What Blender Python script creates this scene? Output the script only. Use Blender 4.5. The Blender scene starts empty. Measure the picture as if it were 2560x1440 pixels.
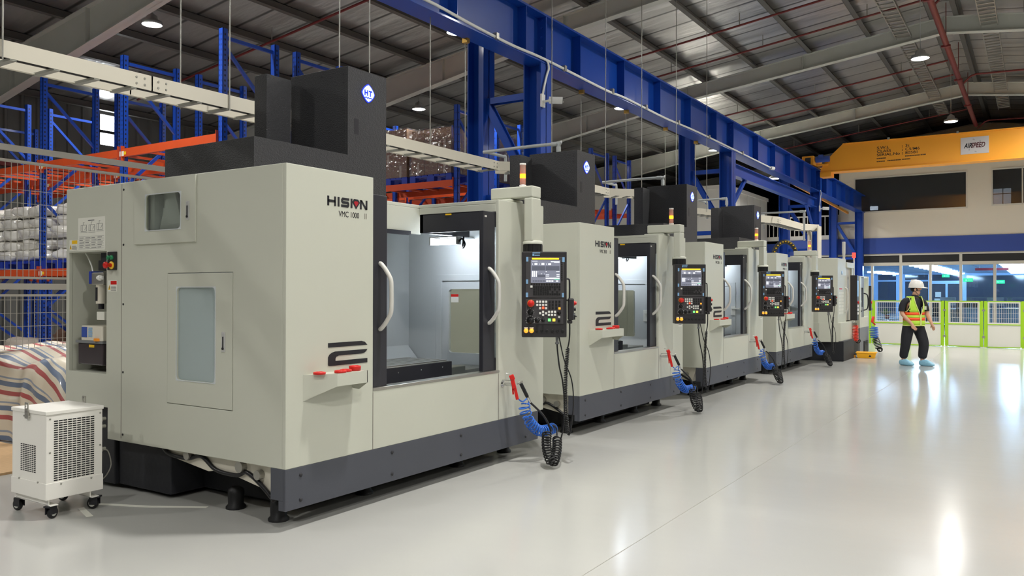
import bpy, bmesh, math, random
from mathutils import Vector, Matrix
random.seed(7)
PI=math.pi
sc=bpy.context.scene
col=sc.collection
# ------------------------------------------------------------------ helpers
class MB:
    """collects geometry for ONE mesh object"""
    def __init__(s): s.v=[]; s.f=[]; s.m=[]; s.s=[]
    def add(s,vs,fs,mi=0,sm=False):
        o=len(s.v); s.v+= [tuple(p) for p in vs]
        for f in fs: s.f.append([i+o for i in f]); s.m.append(mi); s.s.append(sm)
        return s
    def box(s,x0,x1,y0,y1,z0,z1,mi=0):
        v=[(x,y,z) for x in (x0,x1) for y in (y0,y1) for z in (z0,z1)]
        return s.add(v,[(0,1,3,2),(4,6,7,5),(0,4,5,1),(2,3,7,6),(0,2,6,4),(1,5,7,3)],mi)
    def bar(s,p0,p1,w,h,mi=0,up=(0,0,1)):
        p0=Vector(p0);p1=Vector(p1);d=(p1-p0).normalized();u=Vector(up)
        if abs(d.dot(u))>.98: u=Vector((1,0,0))
        a=d.cross(u).normalized();b=a.cross(d)
        v=[]
        for p in (p0,p1):
            for i,j in ((-1,-1),(1,-1),(1,1),(-1,1)): v.append(p+a*(w/2*i)+b*(h/2*j))
        return s.add(v,[(3,2,1,0),(4,5,6,7),(0,1,5,4),(1,2,6,5),(2,3,7,6),(3,0,4,7)],mi)
    def prism(s,pts,ax,a,b,mi=0,sm=False):
        f={'x':lambda p,t:(t,p[0],p[1]),'y':lambda p,t:(p[0],t,p[1]),'z':lambda p,t:(p[0],p[1],t)}[ax]
        n=len(pts); v=[f(p,a) for p in pts]+[f(p,b) for p in pts]
        s.add(v,[list(range(n))[::-1],[n+i for i in range(n)]],mi)
        o=len(s.v)-2*n
        for i in range(n):
            j=(i+1)%n; s.f.append([o+i,o+j,o+n+j,o+n+i]); s.m.append(mi); s.s.append(sm)
        return s
    def cyl(s,p0,p1,r,r1=None,n=16,mi=0,caps=True):
        p0=Vector(p0);p1=Vector(p1);d=(p1-p0).normalized();r1=r if r1 is None else r1
        u=Vector((0,0,1)) if abs(d.z)<.9 else Vector((1,0,0))
        a=d.cross(u).normalized();b=d.cross(a)
        v=[];
        for p,q in ((p0,r),(p1,r1)):
            for i in range(n):
                t=2*PI*i/n; v.append(p+a*(q*math.cos(t))+b*(q*math.sin(t)))
        s.add(v,[(i,(i+1)%n,n+(i+1)%n,n+i) for i in range(n)],mi,True)
        if caps: s.add(v[:n],[list(range(n))[::-1]],mi); s.add(v[n:],[list(range(n))],mi)
        return s
    def tube(s,path,r,n=8,mi=0,caps=True):
        P=[Vector(p) for p in path]; R=r if isinstance(r,(list,tuple)) else [r]*len(P)
        t0=(P[1]-P[0]).normalized(); u=Vector((0,0,1)) if abs(t0.z)<.9 else Vector((1,0,0))
        a=t0.cross(u).normalized(); vs=[];
        for i,p in enumerate(P):
            t=(P[min(i+1,len(P)-1)]-P[max(i-1,0)]).normalized()
            a=(a-t*a.dot(t)).normalized(); b=t.cross(a)
            for k in range(n):
                th=2*PI*k/n; vs.append(p+a*(R[i]*math.cos(th))+b*(R[i]*math.sin(th)))
        fs=[]
        for i in range(len(P)-1):
            for k in range(n):
                fs.append((i*n+k,i*n+(k+1)%n,(i+1)*n+(k+1)%n,(i+1)*n+k))
        s.add(vs,fs,mi,True)
        if caps:
            s.add(vs[:n],[list(range(n))[::-1]],mi); s.add(vs[-n:],[list(range(n))],mi)
        return s
    def lathe(s,prof,c=(0,0,0),n=20,mi=0,ax='z'):
        vs=[]
        for r,h in prof:
            for k in range(n):
                t=2*PI*k/n; p=(r*math.cos(t),r*math.sin(t),h)
                if ax=='x': p=(h,p[0],p[1])
                if ax=='y': p=(p[0],h,p[1])
                vs.append((p[0]+c[0],p[1]+c[1],p[2]+c[2]))
        fs=[(i*n+k,i*n+(k+1)%n,(i+1)*n+(k+1)%n,(i+1)*n+k) for i in range(len(prof)-1) for k in range(n)]
        s.add(vs,fs,mi,True)
        if prof[0][0]>1e-4: s.add(vs[:n],[list(range(n))[::-1]],mi)
        if prof[-1][0]>1e-4: s.add(vs[-n:],[list(range(n))],mi)
        return s
    def ell(s,c,rx,ry,rz,n=16,m=10,mi=0,e=1.0):
        vs=[]
        def sp(x): return math.copysign(abs(x)**e,x)
        for i in range(m+1):
            ph=-PI/2+PI*i/m
            for k in range(n):
                t=2*PI*k/n
                vs.append((c[0]+rx*sp(math.cos(ph))*sp(math.cos(t)),c[1]+ry*sp(math.cos(ph))*sp(math.sin(t)),c[2]+rz*sp(math.sin(ph))))
        fs=[(i*n+k,i*n+(k+1)%n,(i+1)*n+(k+1)%n,(i+1)*n+k) for i in range(m) for k in range(n)]
        return s.add(vs,fs,mi,True)
    def slab(s,ax,a,b,u0,u1,v0,v1,holes=(),mi=0):
        """flat plate between a and b along ax with rectangular holes (u0,u1,v0,v1)"""
        us=sorted({u0,u1}|{min(max(h[i],u0),u1) for h in holes for i in (0,1)})
        vs=sorted({v0,v1}|{min(max(h[i],v0),v1) for h in holes for i in (2,3)})
        def full(i,j):
            if i<0 or j<0 or i>=len(us)-1 or j>=len(vs)-1: return False
            uc=(us[i]+us[i+1])/2; vc=(vs[j]+vs[j+1])/2
            return not any(h[0]<uc<h[1] and h[2]<vc<h[3] for h in holes)
        f={'x':lambda t,u,v:(t,u,v),'y':lambda t,u,v:(u,t,v),'z':lambda t,u,v:(u,v,t)}[ax]
        n0=len(s.v); nf=len(s.f)
        for i in range(len(us)-1):
            for j in range(len(vs)-1):
                if not full(i,j): continue
                A,B,Cc,D=us[i],us[i+1],vs[j],vs[j+1]
                for t in (a,b): s.add([f(t,A,Cc),f(t,B,Cc),f(t,B,D),f(t,A,D)],[(0,1,2,3)],mi)
                if not full(i-1,j): s.add([f(a,A,Cc),f(b,A,Cc),f(b,A,D),f(a,A,D)],[(0,1,2,3)],mi)
                if not full(i+1,j): s.add([f(a,B,Cc),f(b,B,Cc),f(b,B,D),f(a,B,D)],[(0,1,2,3)],mi)
                if not full(i,j-1): s.add([f(a,A,Cc),f(b,A,Cc),f(b,B,Cc),f(a,B,Cc)],[(0,1,2,3)],mi)
                if not full(i,j+1): s.add([f(a,A,D),f(b,A,D),f(b,B,D),f(a,B,D)],[(0,1,2,3)],mi)
        seen={}; new=[]; mp={}
        for i in range(n0,len(s.v)):
            k=tuple(round(q,5) for q in s.v[i])
            if k not in seen: seen[k]=n0+len(new); new.append(s.v[i])
            mp[i]=seen[k]
        s.v=s.v[:n0]+new
        for i in range(nf,len(s.f)): s.f[i]=[mp[q] for q in s.f[i]]
        return s
    def ring(s,ax,a,b,O,I,r,mi=0,k=6):
        """plate with outer rectangle O and a round-cornered window I (u0,u1,v0,v1)"""
        inner=rrect(I,r,k); outer=[]
        n=len(inner); u0,u1,v0,v1=O
        for q,(cu,cv) in enumerate(((u1,v1),(u0,v1),(u0,v0),(u1,v0))):
            for i in range(k+1):
                p=inner[q*(k+1)+i]
                if i==k//2: outer.append((cu,cv))
                elif (i<k//2)==(q%2==0): outer.append((cu,p[1]))
                else: outer.append((p[0],cv))
        f={'x':lambda t,p:(t,p[0],p[1]),'y':lambda t,p:(p[0],t,p[1]),'z':lambda t,p:(p[0],p[1],t)}[ax]
        L=[[f(a,p) for p in outer],[f(a,p) for p in inner],[f(b,p) for p in inner],[f(b,p) for p in outer]]
        vs=sum(L,[]); fs=[]
        for q in range(4):
            q2=(q+1)%4
            for i in range(n): j=(i+1)%n; fs.append((q*n+i,q*n+j,q2*n+j,q2*n+i))
        return s.add(vs,fs,mi)
    def stroke(s,pts,w,ax,a,b,mi=0):
        """flat lettering stroke (mitred) in a plane"""
        P=[Vector((p[0],p[1])) for p in pts]; L=[];R=[]
        for i,p in enumerate(P):
            d0=(p-P[i-1]).normalized() if i else (P[1]-p).normalized()
            d1=(P[i+1]-p).normalized() if i<len(P)-1 else d0
            n0=Vector((-d0.y,d0.x)); n1=Vector((-d1.y,d1.x)); m=(n0+n1)
            m=m/max(m.dot(n0),.4)
            L.append(p+m*(w/2)); R.append(p-m*(w/2))
        for i in range(len(P)-1):
            s.prism([L[i],L[i+1],R[i+1],R[i]],ax,a,b,mi)
        return s
    def xf(s,M):
        s.v=[tuple(M@Vector(p)) for p in s.v]; return s
    def build(s,name,mats,parent=None,bevel=0,seg=2,loc=None,rotz=0,subd=0,merge=False):
        me=bpy.data.meshes.new(name)
        me.from_pydata(s.v,[],s.f)
        if not isinstance(mats,(list,tuple)): mats=[mats]
        for m in mats: me.materials.append(m)
        for p,mi,sm in zip(me.polygons,s.m,s.s): p.material_index=mi; p.use_smooth=sm
        bm=bmesh.new(); bm.from_mesh(me)
        (bmesh.ops.remove_doubles(bm,verts=bm.verts,dist=1e-4) if merge else None); bmesh.ops.recalc_face_normals(bm,faces=bm.faces); bm.to_mesh(me); bm.free()
        o=bpy.data.objects.new(name,me); col.objects.link(o)
        if parent: o.parent=parent
        if loc: o.location=loc
        o.rotation_euler=(0,0,rotz)
        if bevel:
            b=o.modifiers.new('bevel','BEVEL'); b.width=bevel; b.segments=seg; b.limit_method='ANGLE'; b.angle_limit=.6; b.harden_normals=False
        if subd:
            b=o.modifiers.new('subd','SUBSURF'); b.levels=subd; b.render_levels=subd
        return o
def rrect(I,r,k=6):
    u0,u1,v0,v1=I; out=[]
    for q,(cu,cv) in enumerate(((u1-r,v1-r),(u0+r,v1-r),(u0+r,v0+r),(u1-r,v0+r))):
        for i in range(k+1):
            t=PI/2*(q+i/k); out.append((cu+r*math.cos(t),cv+r*math.sin(t)))
    return out
def tag(o,label,cat,group=None,kind=None):
    if label: o['label']=label
    if cat: o['category']=cat
    if group: o['group']=group
    if kind: o['kind']=kind
    return o
def thing(name,label,cat,loc=(0,0,0),rotz=0,group=None):
    o=bpy.data.objects.new(name,None); col.objects.link(o)
    o.location=loc; o.rotation_euler=(0,0,rotz); o.empty_display_size=.1
    return tag(o,label,cat,group)
def struct(o): o['kind']='structure'; return o
def kids(o): return [c for c in list(bpy.data.objects) if c.parent==o]
def copytree(o,label=None,loc=None,parent=None,rotz=None,group=None):
    ch={}
    for c in bpy.data.objects:
        if c.parent: ch.setdefault(c.parent.name,[]).append(c)
    def rec(q,par):
        c=q.copy(); col.objects.link(c); c.parent=par
        for k in ch.get(q.name,[]): rec(k,c)
        return c
    c=rec(o,parent)
    if label: c['label']=label
    if group: c['group']=group
    if loc is not None: c.location=loc
    if rotz is not None: c.rotation_euler=(0,0,rotz)
    return c
def text(body,name,size,mat,parent,loc,rot,extr=.0008,align='LEFT',shear=0,sx=1,bold=0):
    cu=bpy.data.curves.new('t','FONT'); cu.body=body; cu.size=size; cu.extrude=extr; cu.align_x=align; cu.shear=shear; cu.offset=bold
    t=bpy.data.objects.new('t',cu); col.objects.link(t)
    dg=bpy.context.evaluated_depsgraph_get(); dg.update()
    me=bpy.data.meshes.new_from_object(t.evaluated_get(dg)); me.name=name
    bpy.data.objects.remove(t); bpy.data.curves.remove(cu)
    me.materials.clear(); me.materials.append(mat)
    o=bpy.data.objects.new(name,me); col.objects.link(o); o.parent=parent; o.location=loc; o.rotation_euler=rot; o.scale=(sx,1,1)
    return o
FRONT=(PI/2,0,PI/2)   # lettering on a face that looks towards +X
SIDE=(PI/2,0,0)       # lettering on a face that looks towards -Y
def arc(c,r,a0,a1,n=8): return [(c[0]+r*math.cos(math.radians(a0+(a1-a0)*i/n)),c[1]+r*math.sin(math.radians(a0+(a1-a0)*i/n))) for i in range(n+1)]
def smooth_path(P,k=6):
    P=[Vector(p) for p in P]; out=[]
    for i in range(len(P)-1):
        a,b,c,d=P[max(i-1,0)],P[i],P[i+1],P[min(i+2,len(P)-1)]
        for j in range(k):
            t=j/k
            out.append(.5*((2*b)+(c-a)*t+(2*a-5*b+4*c-d)*t*t+(3*b-a-3*c+d)*t**3))
    return out+[P[-1]]
def coil(P,R,turns,k=14,r0=None):
    """helix of radius R around a path"""
    P=smooth_path(P,10); L=[0]
    for i in range(1,len(P)): L.append(L[-1]+(P[i]-P[i-1]).length)
    out=[]; N=int(turns*k); a=None
    for i in range(N+1):
        s=L[-1]*i/N; j=max(q for q in range(len(L)) if L[q]<=s+1e-9); j=min(j,len(P)-2)
        f=(s-L[j])/max(L[j+1]-L[j],1e-9); p=P[j].lerp(P[j+1],f); t=(P[j+1]-P[j]).normalized()
        if a is None:
            a=t.cross(Vector((0,0,1)) if abs(t.z)<.9 else Vector((1,0,0))).normalized()
        a=(a-t*a.dot(t)).normalized(); b=t.cross(a); th=2*PI*i/k
        rr=R*min(1,i/(k*.6)+.15,(N-i)/(k*.6)+.15)
        out.append(p+a*(rr*math.cos(th))+b*(rr*math.sin(th)))
    return out
# ------------------------------------------------------------------ materials
def lin(c): return tuple((x/255/12.92 if x/255<=.04045 else ((x/255+.055)/1.055)**2.4) for x in c)
def P(name,rgb,rough=.5,metal=0,var=.06,vs=3.0,bump=0,bs=40,coat=0,spec=.5,trans=0,alpha=1,emit=None,es=0,ior=1.45,stretch=(1,1,1)):
    m=bpy.data.materials.new(name); m.use_nodes=True; nt=m.node_tree; N=nt.nodes; L=nt.links
    b=N['Principled BSDF']; c=lin(rgb)
    b.inputs['Roughness'].default_value=rough; b.inputs['Metallic'].default_value=metal
    b.inputs['Specular IOR Level'].default_value=spec; b.inputs['Coat Weight'].default_value=coat; b.inputs['Coat Roughness'].default_value=.08
    b.inputs['Transmission Weight'].default_value=trans; b.inputs['Alpha'].default_value=alpha; b.inputs['IOR'].default_value=ior
    tc=N.new('ShaderNodeTexCoord'); mp=N.new('ShaderNodeMapping'); mp.inputs['Scale'].default_value=stretch; L.new(tc.outputs['Object'],mp.inputs[0])
    no=N.new('ShaderNodeTexNoise'); no.inputs['Scale'].default_value=vs; no.inputs['Detail'].default_value=4; L.new(mp.outputs[0],no.inputs['Vector'])
    mx=N.new('ShaderNodeMix'); mx.data_type='RGBA'
    mx.inputs[6].default_value=(*[min(1,x*(1-var)) for x in c],1); mx.inputs[7].default_value=(*[min(1,x*(1+var)) for x in c],1)
    L.new(no.outputs['Fac'],mx.inputs[0]); L.new(mx.outputs[2],b.inputs['Base Color'])
    if bump:
        n2=N.new('ShaderNodeTexNoise'); n2.inputs['Scale'].default_value=bs; n2.inputs['Detail'].default_value=3; L.new(mp.outputs[0],n2.inputs['Vector'])
        bp=N.new('ShaderNodeBump'); bp.inputs['Strength'].default_value=bump; bp.inputs['Distance'].default_value=.01; L.new(n2.outputs['Fac'],bp.inputs['Height']); L.new(bp.outputs[0],b.inputs['Normal'])
    if emit:
        b.inputs['Emission Color'].default_value=(*lin(emit),1); b.inputs['Emission Strength'].default_value=es
    return m
def GL(name,tint,alpha=.25,rough=.03,bump=0,bs=20,extra=0):
    """thin clear or tinted pane: mostly see-through, with a mirror-like sheen"""
    m=bpy.data.materials.new(name); m.use_nodes=True; nt=m.node_tree; N=nt.nodes; L=nt.links
    for n in list(N): N.remove(n)
    o=N.new('ShaderNodeOutputMaterial'); t=N.new('ShaderNodeBsdfTransparent'); g=N.new('ShaderNodeBsdfGlossy'); d=N.new('ShaderNodeBsdfDiffuse')
    t.inputs[0].default_value=(*lin(tint),1); g.inputs['Roughness'].default_value=rough; d.inputs[0].default_value=(*lin(tint),1)
    a=N.new('ShaderNodeMixShader'); a.inputs[0].default_value=alpha; L.new(t.outputs[0],a.inputs[1]); L.new(d.outputs[0],a.inputs[2])
    fr=N.new('ShaderNodeLayerWeight'); fr.inputs[0].default_value=.5
    pw=N.new('ShaderNodeMath'); pw.operation='POWER'; pw.inputs[1].default_value=5; L.new(fr.outputs['Facing'],pw.inputs[0])
    ad=N.new('ShaderNodeMath'); ad.operation='MULTIPLY_ADD'; ad.inputs[1].default_value=.95-extra; ad.inputs[2].default_value=.04+extra; L.new(pw.outputs[0],ad.inputs[0])
    b=N.new('ShaderNodeMixShader'); L.new(ad.outputs[0],b.inputs[0]); L.new(a.outputs[0],b.inputs[1]); L.new(g.outputs[0],b.inputs[2]); L.new(b.outputs[0],o.inputs[0])
    if bump:
        tc=N.new('ShaderNodeTexCoord'); n2=N.new('ShaderNodeTexNoise'); n2.inputs['Scale'].default_value=bs; L.new(tc.outputs['Object'],n2.inputs['Vector'])
        bp=N.new('ShaderNodeBump'); bp.inputs['Strength'].default_value=bump; bp.inputs['Distance'].default_value=.03; L.new(n2.outputs['Fac'],bp.inputs['Height'])
        L.new(bp.outputs[0],g.inputs['Normal']); L.new(bp.outputs[0],fr.inputs['Normal'])
    return m
def EM(name,rgb,s):
    m=bpy.data.materials.new(name); m.use_nodes=True; N=m.node_tree.nodes; L=m.node_tree.links
    b=N['Principled BSDF']; b.inputs['Base Color'].default_value=(*lin(rgb),1); b.inputs['Emission Color'].default_value=(*lin(rgb),1); b.inputs['Emission Strength'].default_value=s
    return m
def FROST():
    m=bpy.data.materials.new('frosted_window'); m.use_nodes=True; nt=m.node_tree; N=nt.nodes; L=nt.links
    for n in list(N): N.remove(n)
    o=N.new('ShaderNodeOutputMaterial'); t=N.new('ShaderNodeBsdfTranslucent'); t.inputs[0].default_value=(*lin((232,240,240)),1); d=N.new('ShaderNodeBsdfPrincipled'); d.inputs['Base Color'].default_value=(*lin((190,200,198)),1); d.inputs['Roughness'].default_value=.25
    tc=N.new('ShaderNodeTexCoord'); no=N.new('ShaderNodeTexNoise'); no.inputs['Scale'].default_value=3; L.new(tc.outputs['Object'],no.inputs['Vector'])
    mr=N.new('ShaderNodeMapRange'); mr.inputs[3].default_value=.4; mr.inputs[4].default_value=.6; L.new(no.outputs['Fac'],mr.inputs[0])
    a=N.new('ShaderNodeMixShader'); L.new(mr.outputs[0],a.inputs[0]); L.new(d.outputs[0],a.inputs[1]); L.new(t.outputs[0],a.inputs[2]); L.new(a.outputs[0],o.inputs[0])
    return m
M={}
M['cream']=P('cream_paint',(194,195,181),.42,var=.025,vs=1.2,bump=.04,bs=260)
M['inner']=P('inner_white_paint',(200,204,205),.4,var=.03,vs=2)
M['skirt']=P('slate_paint',(74,76,84),.5,var=.05,bump=.05,bs=200)
M['black']=P('black_paint',(38,38,42),.45,var=.08)
M['crinkle']=P('black_crinkle_paint',(46,46,48),.5,var=.3,vs=70,bump=.55,bs=110)
M['door']=P('charcoal_door_paint',(46,46,52),.35,var=.05)
M['cast']=P('dark_cast_iron',(34,35,40),.6,var=.2,vs=8,bump=.2,bs=30)
M['rubber']=P('black_rubber',(22,22,24),.5,var=.1)
M['cable']=P('black_cable',(26,26,28),.35,var=.1)
M['steel']=P('brushed_steel',(190,188,182),.3,1,var=.1,vs=8,stretch=(1,.1,20))
M['chrome']=P('chrome',(215,215,215),.12,1,var=.04)
M['handle']=P('handle_grey',(205,203,196),.3,var=.03)
M['red']=P('red_plastic',(205,32,26),.35,var=.06)
M['bluehose']=P('blue_hose',(35,105,205),.28,var=.05,coat=.4)
M['redhose']=P('red_hose',(230,60,45),.28,var=.05,coat=.4)
M['white']=P('white_plastic',(228,228,226),.4,var=.03)
M['label']=P('paper_white',(222,221,210),.55,var=.02)
M['ink']=P('black_ink',(32,31,36),.5,var=.05)
M['greyink']=P('grey_ink',(120,112,104),.5,var=.05)
M['inkline']=P('diagram_ink',(110,110,112),.6,var=.3,vs=60)
M['gem']=P('red_gem_print',(170,28,40),.4,var=.3,vs=30)
M['yellow']=P('yellow_print',(238,190,30),.45,var=.05)
M['green']=P('green_plastic',(30,130,80),.35,var=.08)
M['orangeb']=P('orange_plastic',(240,150,40),.35,var=.05)
M['glass']=GL('clear_window',(240,242,238),.03)
M['frost']=FROST()
M['grid']=P('dark_grille',(28,28,28),.6,var=.1)
M['cooler']=P('cooler_white_paint',(240,237,229),.4,var=.03,bump=.03,bs=200)
M['rackblue']=P('rack_blue_paint',(24,70,172),.35,var=.12,vs=4,coat=.2)
M['crblue']=P('runway_blue_paint',(20,66,158),.38,var=.1,vs=1.5,coat=.08,spec=.3,bump=.04,bs=6)
M['orange']=P('rack_orange_paint',(200,76,34),.42,var=.1,vs=3)
M['palblue']=P('pallet_blue_plastic',(28,52,150),.45,var=.12)
M['galv']=P('galvanised_steel',(170,168,160),.4,.75,var=.12,vs=9)
M['trayc']=P('tray_cream_paint',(214,208,192),.45,var=.03)
M['traybot']=P('tray_rung_grey',(150,150,142),.5,var=.08)
M['wire']=P('fence_wire_grey',(170,166,156),.45,.3,var=.06)
M['grey']=P('grey_plastic',(120,122,124),.5,var=.06)
M['pvc']=P('grey_conduit',(178,182,182),.4,var=.05)
M['bag']=P('silvery_bag_plastic',(228,225,218),.2,.15,var=.22,vs=5,bump=.9,bs=9,coat=.5)
M['sack']=P('woven_sack',(180,170,158),.6,var=.2,vs=6,bump=.5,bs=30)
M['brown']=P('cardboard',(150,120,92),.7,var=.12,vs=4)
M['film']=GL('stretch_film',(214,208,204),.10,.1,1,11,.12)
M['wood']=P('plywood',(196,160,116),.55,var=.2,vs=4,stretch=(1,14,1))
M['beamyel']=P('crane_orange_paint',(255,170,50),.4,var=.05,vs=1)
M['rafter']=P('rafter_grey_paint',(188,190,182),.5,var=.08,vs=2)
M['purlin']=P('galvanised_purlin',(96,94,90),.55,.3,var=.15,vs=4)
M['redpipe']=P('sprinkler_red_paint',(112,40,38),.45,var=.1)
M['lime']=P('lime_paint',(166,214,40),.42,var=.05)
M['fenceW']=P('panel_white_paint',(226,224,214),.45,var=.02)
M['offwall']=P('office_panel',(230,222,203),.5,var=.03,vs=.6)
M['offblue']=P('office_blue_band',(50,78,160),.45,var=.04)
M['frame']=P('white_window_frame',(214,210,196),.4,var=.02)
M['offglass']=GL('office_glass',(205,225,240),.02,.01)
M['dglass']=P('dark_glass',(62,70,84),.06,var=.15,vs=1,spec=.6)
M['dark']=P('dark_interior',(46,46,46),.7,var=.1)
M['roomblue']=P('office_blue_light_tint',(172,204,238),.5,var=.04)  # wall and ceiling colour carries the blue of the cold office lights
M['deskw']=P('desk_laminate',(216,214,208),.4,var=.03)
M['skin']=P('skin',(206,158,130),.5,var=.08,vs=14)
M['cloth']=P('black_cloth',(34,35,40),.8,var=.15,vs=12,bump=.4,bs=30)
M['hivis']=P('lime_vest_cloth',(186,228,70),.7,var=.08,vs=20,emit=None)
M['hior']=P('orange_tape',(255,92,36),.45,var=.05)
M['piping']=P('pale_yellow_piping',(232,240,150),.6,var=.03)
M['shoecov']=P('blue_shoe_cover',(140,190,214),.45,var=.12,vs=18,bump=.6,bs=40)
M['helmet']=P('white_helmet',(238,234,226),.25,var=.02,coat=.4)
M['hair']=P('black_hair',(24,22,22),.6,var=.2)
M['plant']=P('leaf_green',(96,160,50),.5,var=.3,vs=9)
M['pot']=P('red_pot',(170,40,40),.4,var=.05)
M['lamp_on']=EM('lamp_lens',(249,252,250),3)
M['lampbody']=P('lamp_housing',(150,150,148),.35,.6,var=.05)
M['tube']=EM('office_tube_light',(238,246,255),7)
M['led']=EM('machine_work_light',(230,240,252),6.5)
M['amber']=EM('amber_beacon',(255,128,16),.55)
M['redlit']=EM('red_beacon',(255,40,30),.55)
M['exit']=EM('green_exit_sign',(30,220,120),.12)
M['redled']=EM('red_message_board',(130,24,40),0.065)
M['day']=EM('daylight_and_reflection',(245,250,255),1.950)
M['htw']=EM('emblem_pale_light',(190,232,255),0.195)
M['htb']=EM('emblem_blue_light',(20,40,220),0.156)
M['beacon']=GL('beacon_clear_lens',(250,222,205),.3,.08,extra=.1)
M['scr']=EM('screen_light',(116,119,134),0.049)
M['scrw']=EM('screen_white_text',(230,234,245),0.085)
M['scrd']=EM('screen_dark_field',(84,87,100),0.039)
M['scry']=EM('screen_yellow_bar',(255,200,40),0.098)
M['scrg']=EM('screen_green_bar',(120,205,170),0.065)
M['latch']=P('latch_silver',(206,206,204),.35,.4,var=.04)
M['panel']=P('panel_black_paint',(44,42,44),.42,var=.06)
M['bezel']=P('bezel_grey',(66,64,66),.45,var=.06)
M['key']=P('key_black',(24,24,25),.45,var=.05)
M['keyw']=P('key_white',(226,226,220),.4,var=.02)
M['btape']=P('blue_tape',(130,172,210),.4,var=.05)
M['litgreen']=EM('green_key_light',(110,225,120),0.101)
M['lityel']=EM('yellow_key_light',(250,215,70),0.101)
M['litor']=EM('orange_key_light',(250,160,50),0.095)
M['litred']=EM('red_key_light',(240,70,40),0.189)
def tarp_mat():
    m=P('striped_tarp',(200,190,170),.4,var=.1,vs=6,coat=.2); N=m.node_tree.nodes; L=m.node_tree.links; b=N['Principled BSDF']
    tc=N.new('ShaderNodeAttribute'); tc.attribute_name='stripe'
    cr=N.new('ShaderNodeValToRGB'); cr.color_ramp.interpolation='CONSTANT'; e=cr.color_ramp.elements
    cs=[(0,(222,212,192)),(.2,(178,92,92)),(.36,(222,212,192)),(.52,(112,126,150)),(.70,(222,212,192)),(.80,(150,160,176)),(.86,(222,212,192))]
    e[0].position=0; e[0].color=(*lin(cs[0][1]),1); e[1].position=cs[1][0]; e[1].color=(*lin(cs[1][1]),1)
    for p,c in cs[2:]: q=e.new(p); q.color=(*lin(c),1)
    fr=N.new('ShaderNodeMath'); fr.operation='FRACT'; L.new(tc.outputs['Fac'],fr.inputs[0]); L.new(fr.outputs[0],cr.inputs[0]); L.new(cr.outputs[0],b.inputs['Base Color'])
    return m
M['tarp']=tarp_mat()
def floor_mat():
    m=bpy.data.materials.new('glossy_epoxy_floor'); m.use_nodes=True; N=m.node_tree.nodes; L=m.node_tree.links; b=N['Principled BSDF']
    tc=N.new('ShaderNodeTexCoord'); no=N.new('ShaderNodeTexNoise'); no.inputs['Scale'].default_value=.35; no.inputs['Detail'].default_value=5; L.new(tc.outputs['Object'],no.inputs['Vector'])
    mx=N.new('ShaderNodeMix'); mx.data_type='RGBA'; mx.inputs[6].default_value=(*lin((170,170,165)),1); mx.inputs[7].default_value=(*lin((186,185,180)),1); L.new(no.outputs['Fac'],mx.inputs[0]); L.new(mx.outputs[2],b.inputs['Base Color'])
    b.inputs['Roughness'].default_value=.17; b.inputs['Specular IOR Level'].default_value=.5
    mp=N.new('ShaderNodeMapping'); mp.inputs['Scale'].default_value=(1.2,2.6,1); L.new(tc.outputs['Object'],mp.inputs[0])
    n2=N.new('ShaderNodeTexNoise'); n2.inputs['Scale'].default_value=1.6; n2.inputs['Detail'].default_value=2; L.new(mp.outputs[0],n2.inputs['Vector'])
    bp=N.new('ShaderNodeBump'); bp.inputs['Strength'].default_value=.12; bp.inputs['Distance'].default_value=.01; L.new(n2.outputs['Fac'],bp.inputs['Height']); L.new(bp.outputs[0],b.inputs['Normal'])
    return m
M['floor']=floor_mat()
def roof_mat():
    m=bpy.data.materials.new('foil_roof_lining'); m.use_nodes=True; N=m.node_tree.nodes; L=m.node_tree.links; b=N['Principled BSDF']
    tc=N.new('ShaderNodeTexCoord'); mp=N.new('ShaderNodeMapping'); mp.inputs['Scale'].default_value=(.25,1.1,1); L.new(tc.outputs['Object'],mp.inputs[0])
    no=N.new('ShaderNodeTexNoise'); no.inputs['Scale'].default_value=1.5; no.inputs['Detail'].default_value=5; L.new(mp.outputs[0],no.inputs['Vector'])
    wv=N.new('ShaderNodeTexWave'); wv.bands_direction='Y'; wv.inputs['Scale'].default_value=.314/1.0; wv.inputs['Distortion'].default_value=.15; L.new(tc.outputs['Object'],wv.inputs['Vector'])
    rp=N.new('ShaderNodeValToRGB'); rp.color_ramp.elements[0].position=0; rp.color_ramp.elements[0].color=(.25,.25,.25,1); rp.color_ramp.elements[1].position=.03; rp.color_ramp.elements[1].color=(1,1,1,1); L.new(wv.outputs['Fac'],rp.inputs[0])
    mx=N.new('ShaderNodeMix'); mx.data_type='RGBA'; mx.inputs[6].default_value=(*lin((172,171,170)),1); mx.inputs[7].default_value=(*lin((226,225,223)),1); L.new(no.outputs['Fac'],mx.inputs[0])
    mm=N.new('ShaderNodeMix'); mm.data_type='RGBA'; mm.blend_type='MULTIPLY'; mm.inputs[0].default_value=1; L.new(mx.outputs[2],mm.inputs[6]); L.new(rp.outputs[0],mm.inputs[7]); L.new(mm.outputs[2],b.inputs['Base Color'])
    b.inputs['Metallic'].default_value=.85; b.inputs['Roughness'].default_value=.32
    bp=N.new('ShaderNodeBump'); bp.inputs['Strength'].default_value=.5; bp.inputs['Distance'].default_value=.12; L.new(no.outputs['Fac'],bp.inputs['Height']); L.new(bp.outputs[0],b.inputs['Normal'])
    return m
M['roof']=roof_mat()
def corr_mat():
    m=P('ribbed_wall_sheet',(104,104,100),.5,.3,var=.08); return m
M['corr']=corr_mat()
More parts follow.
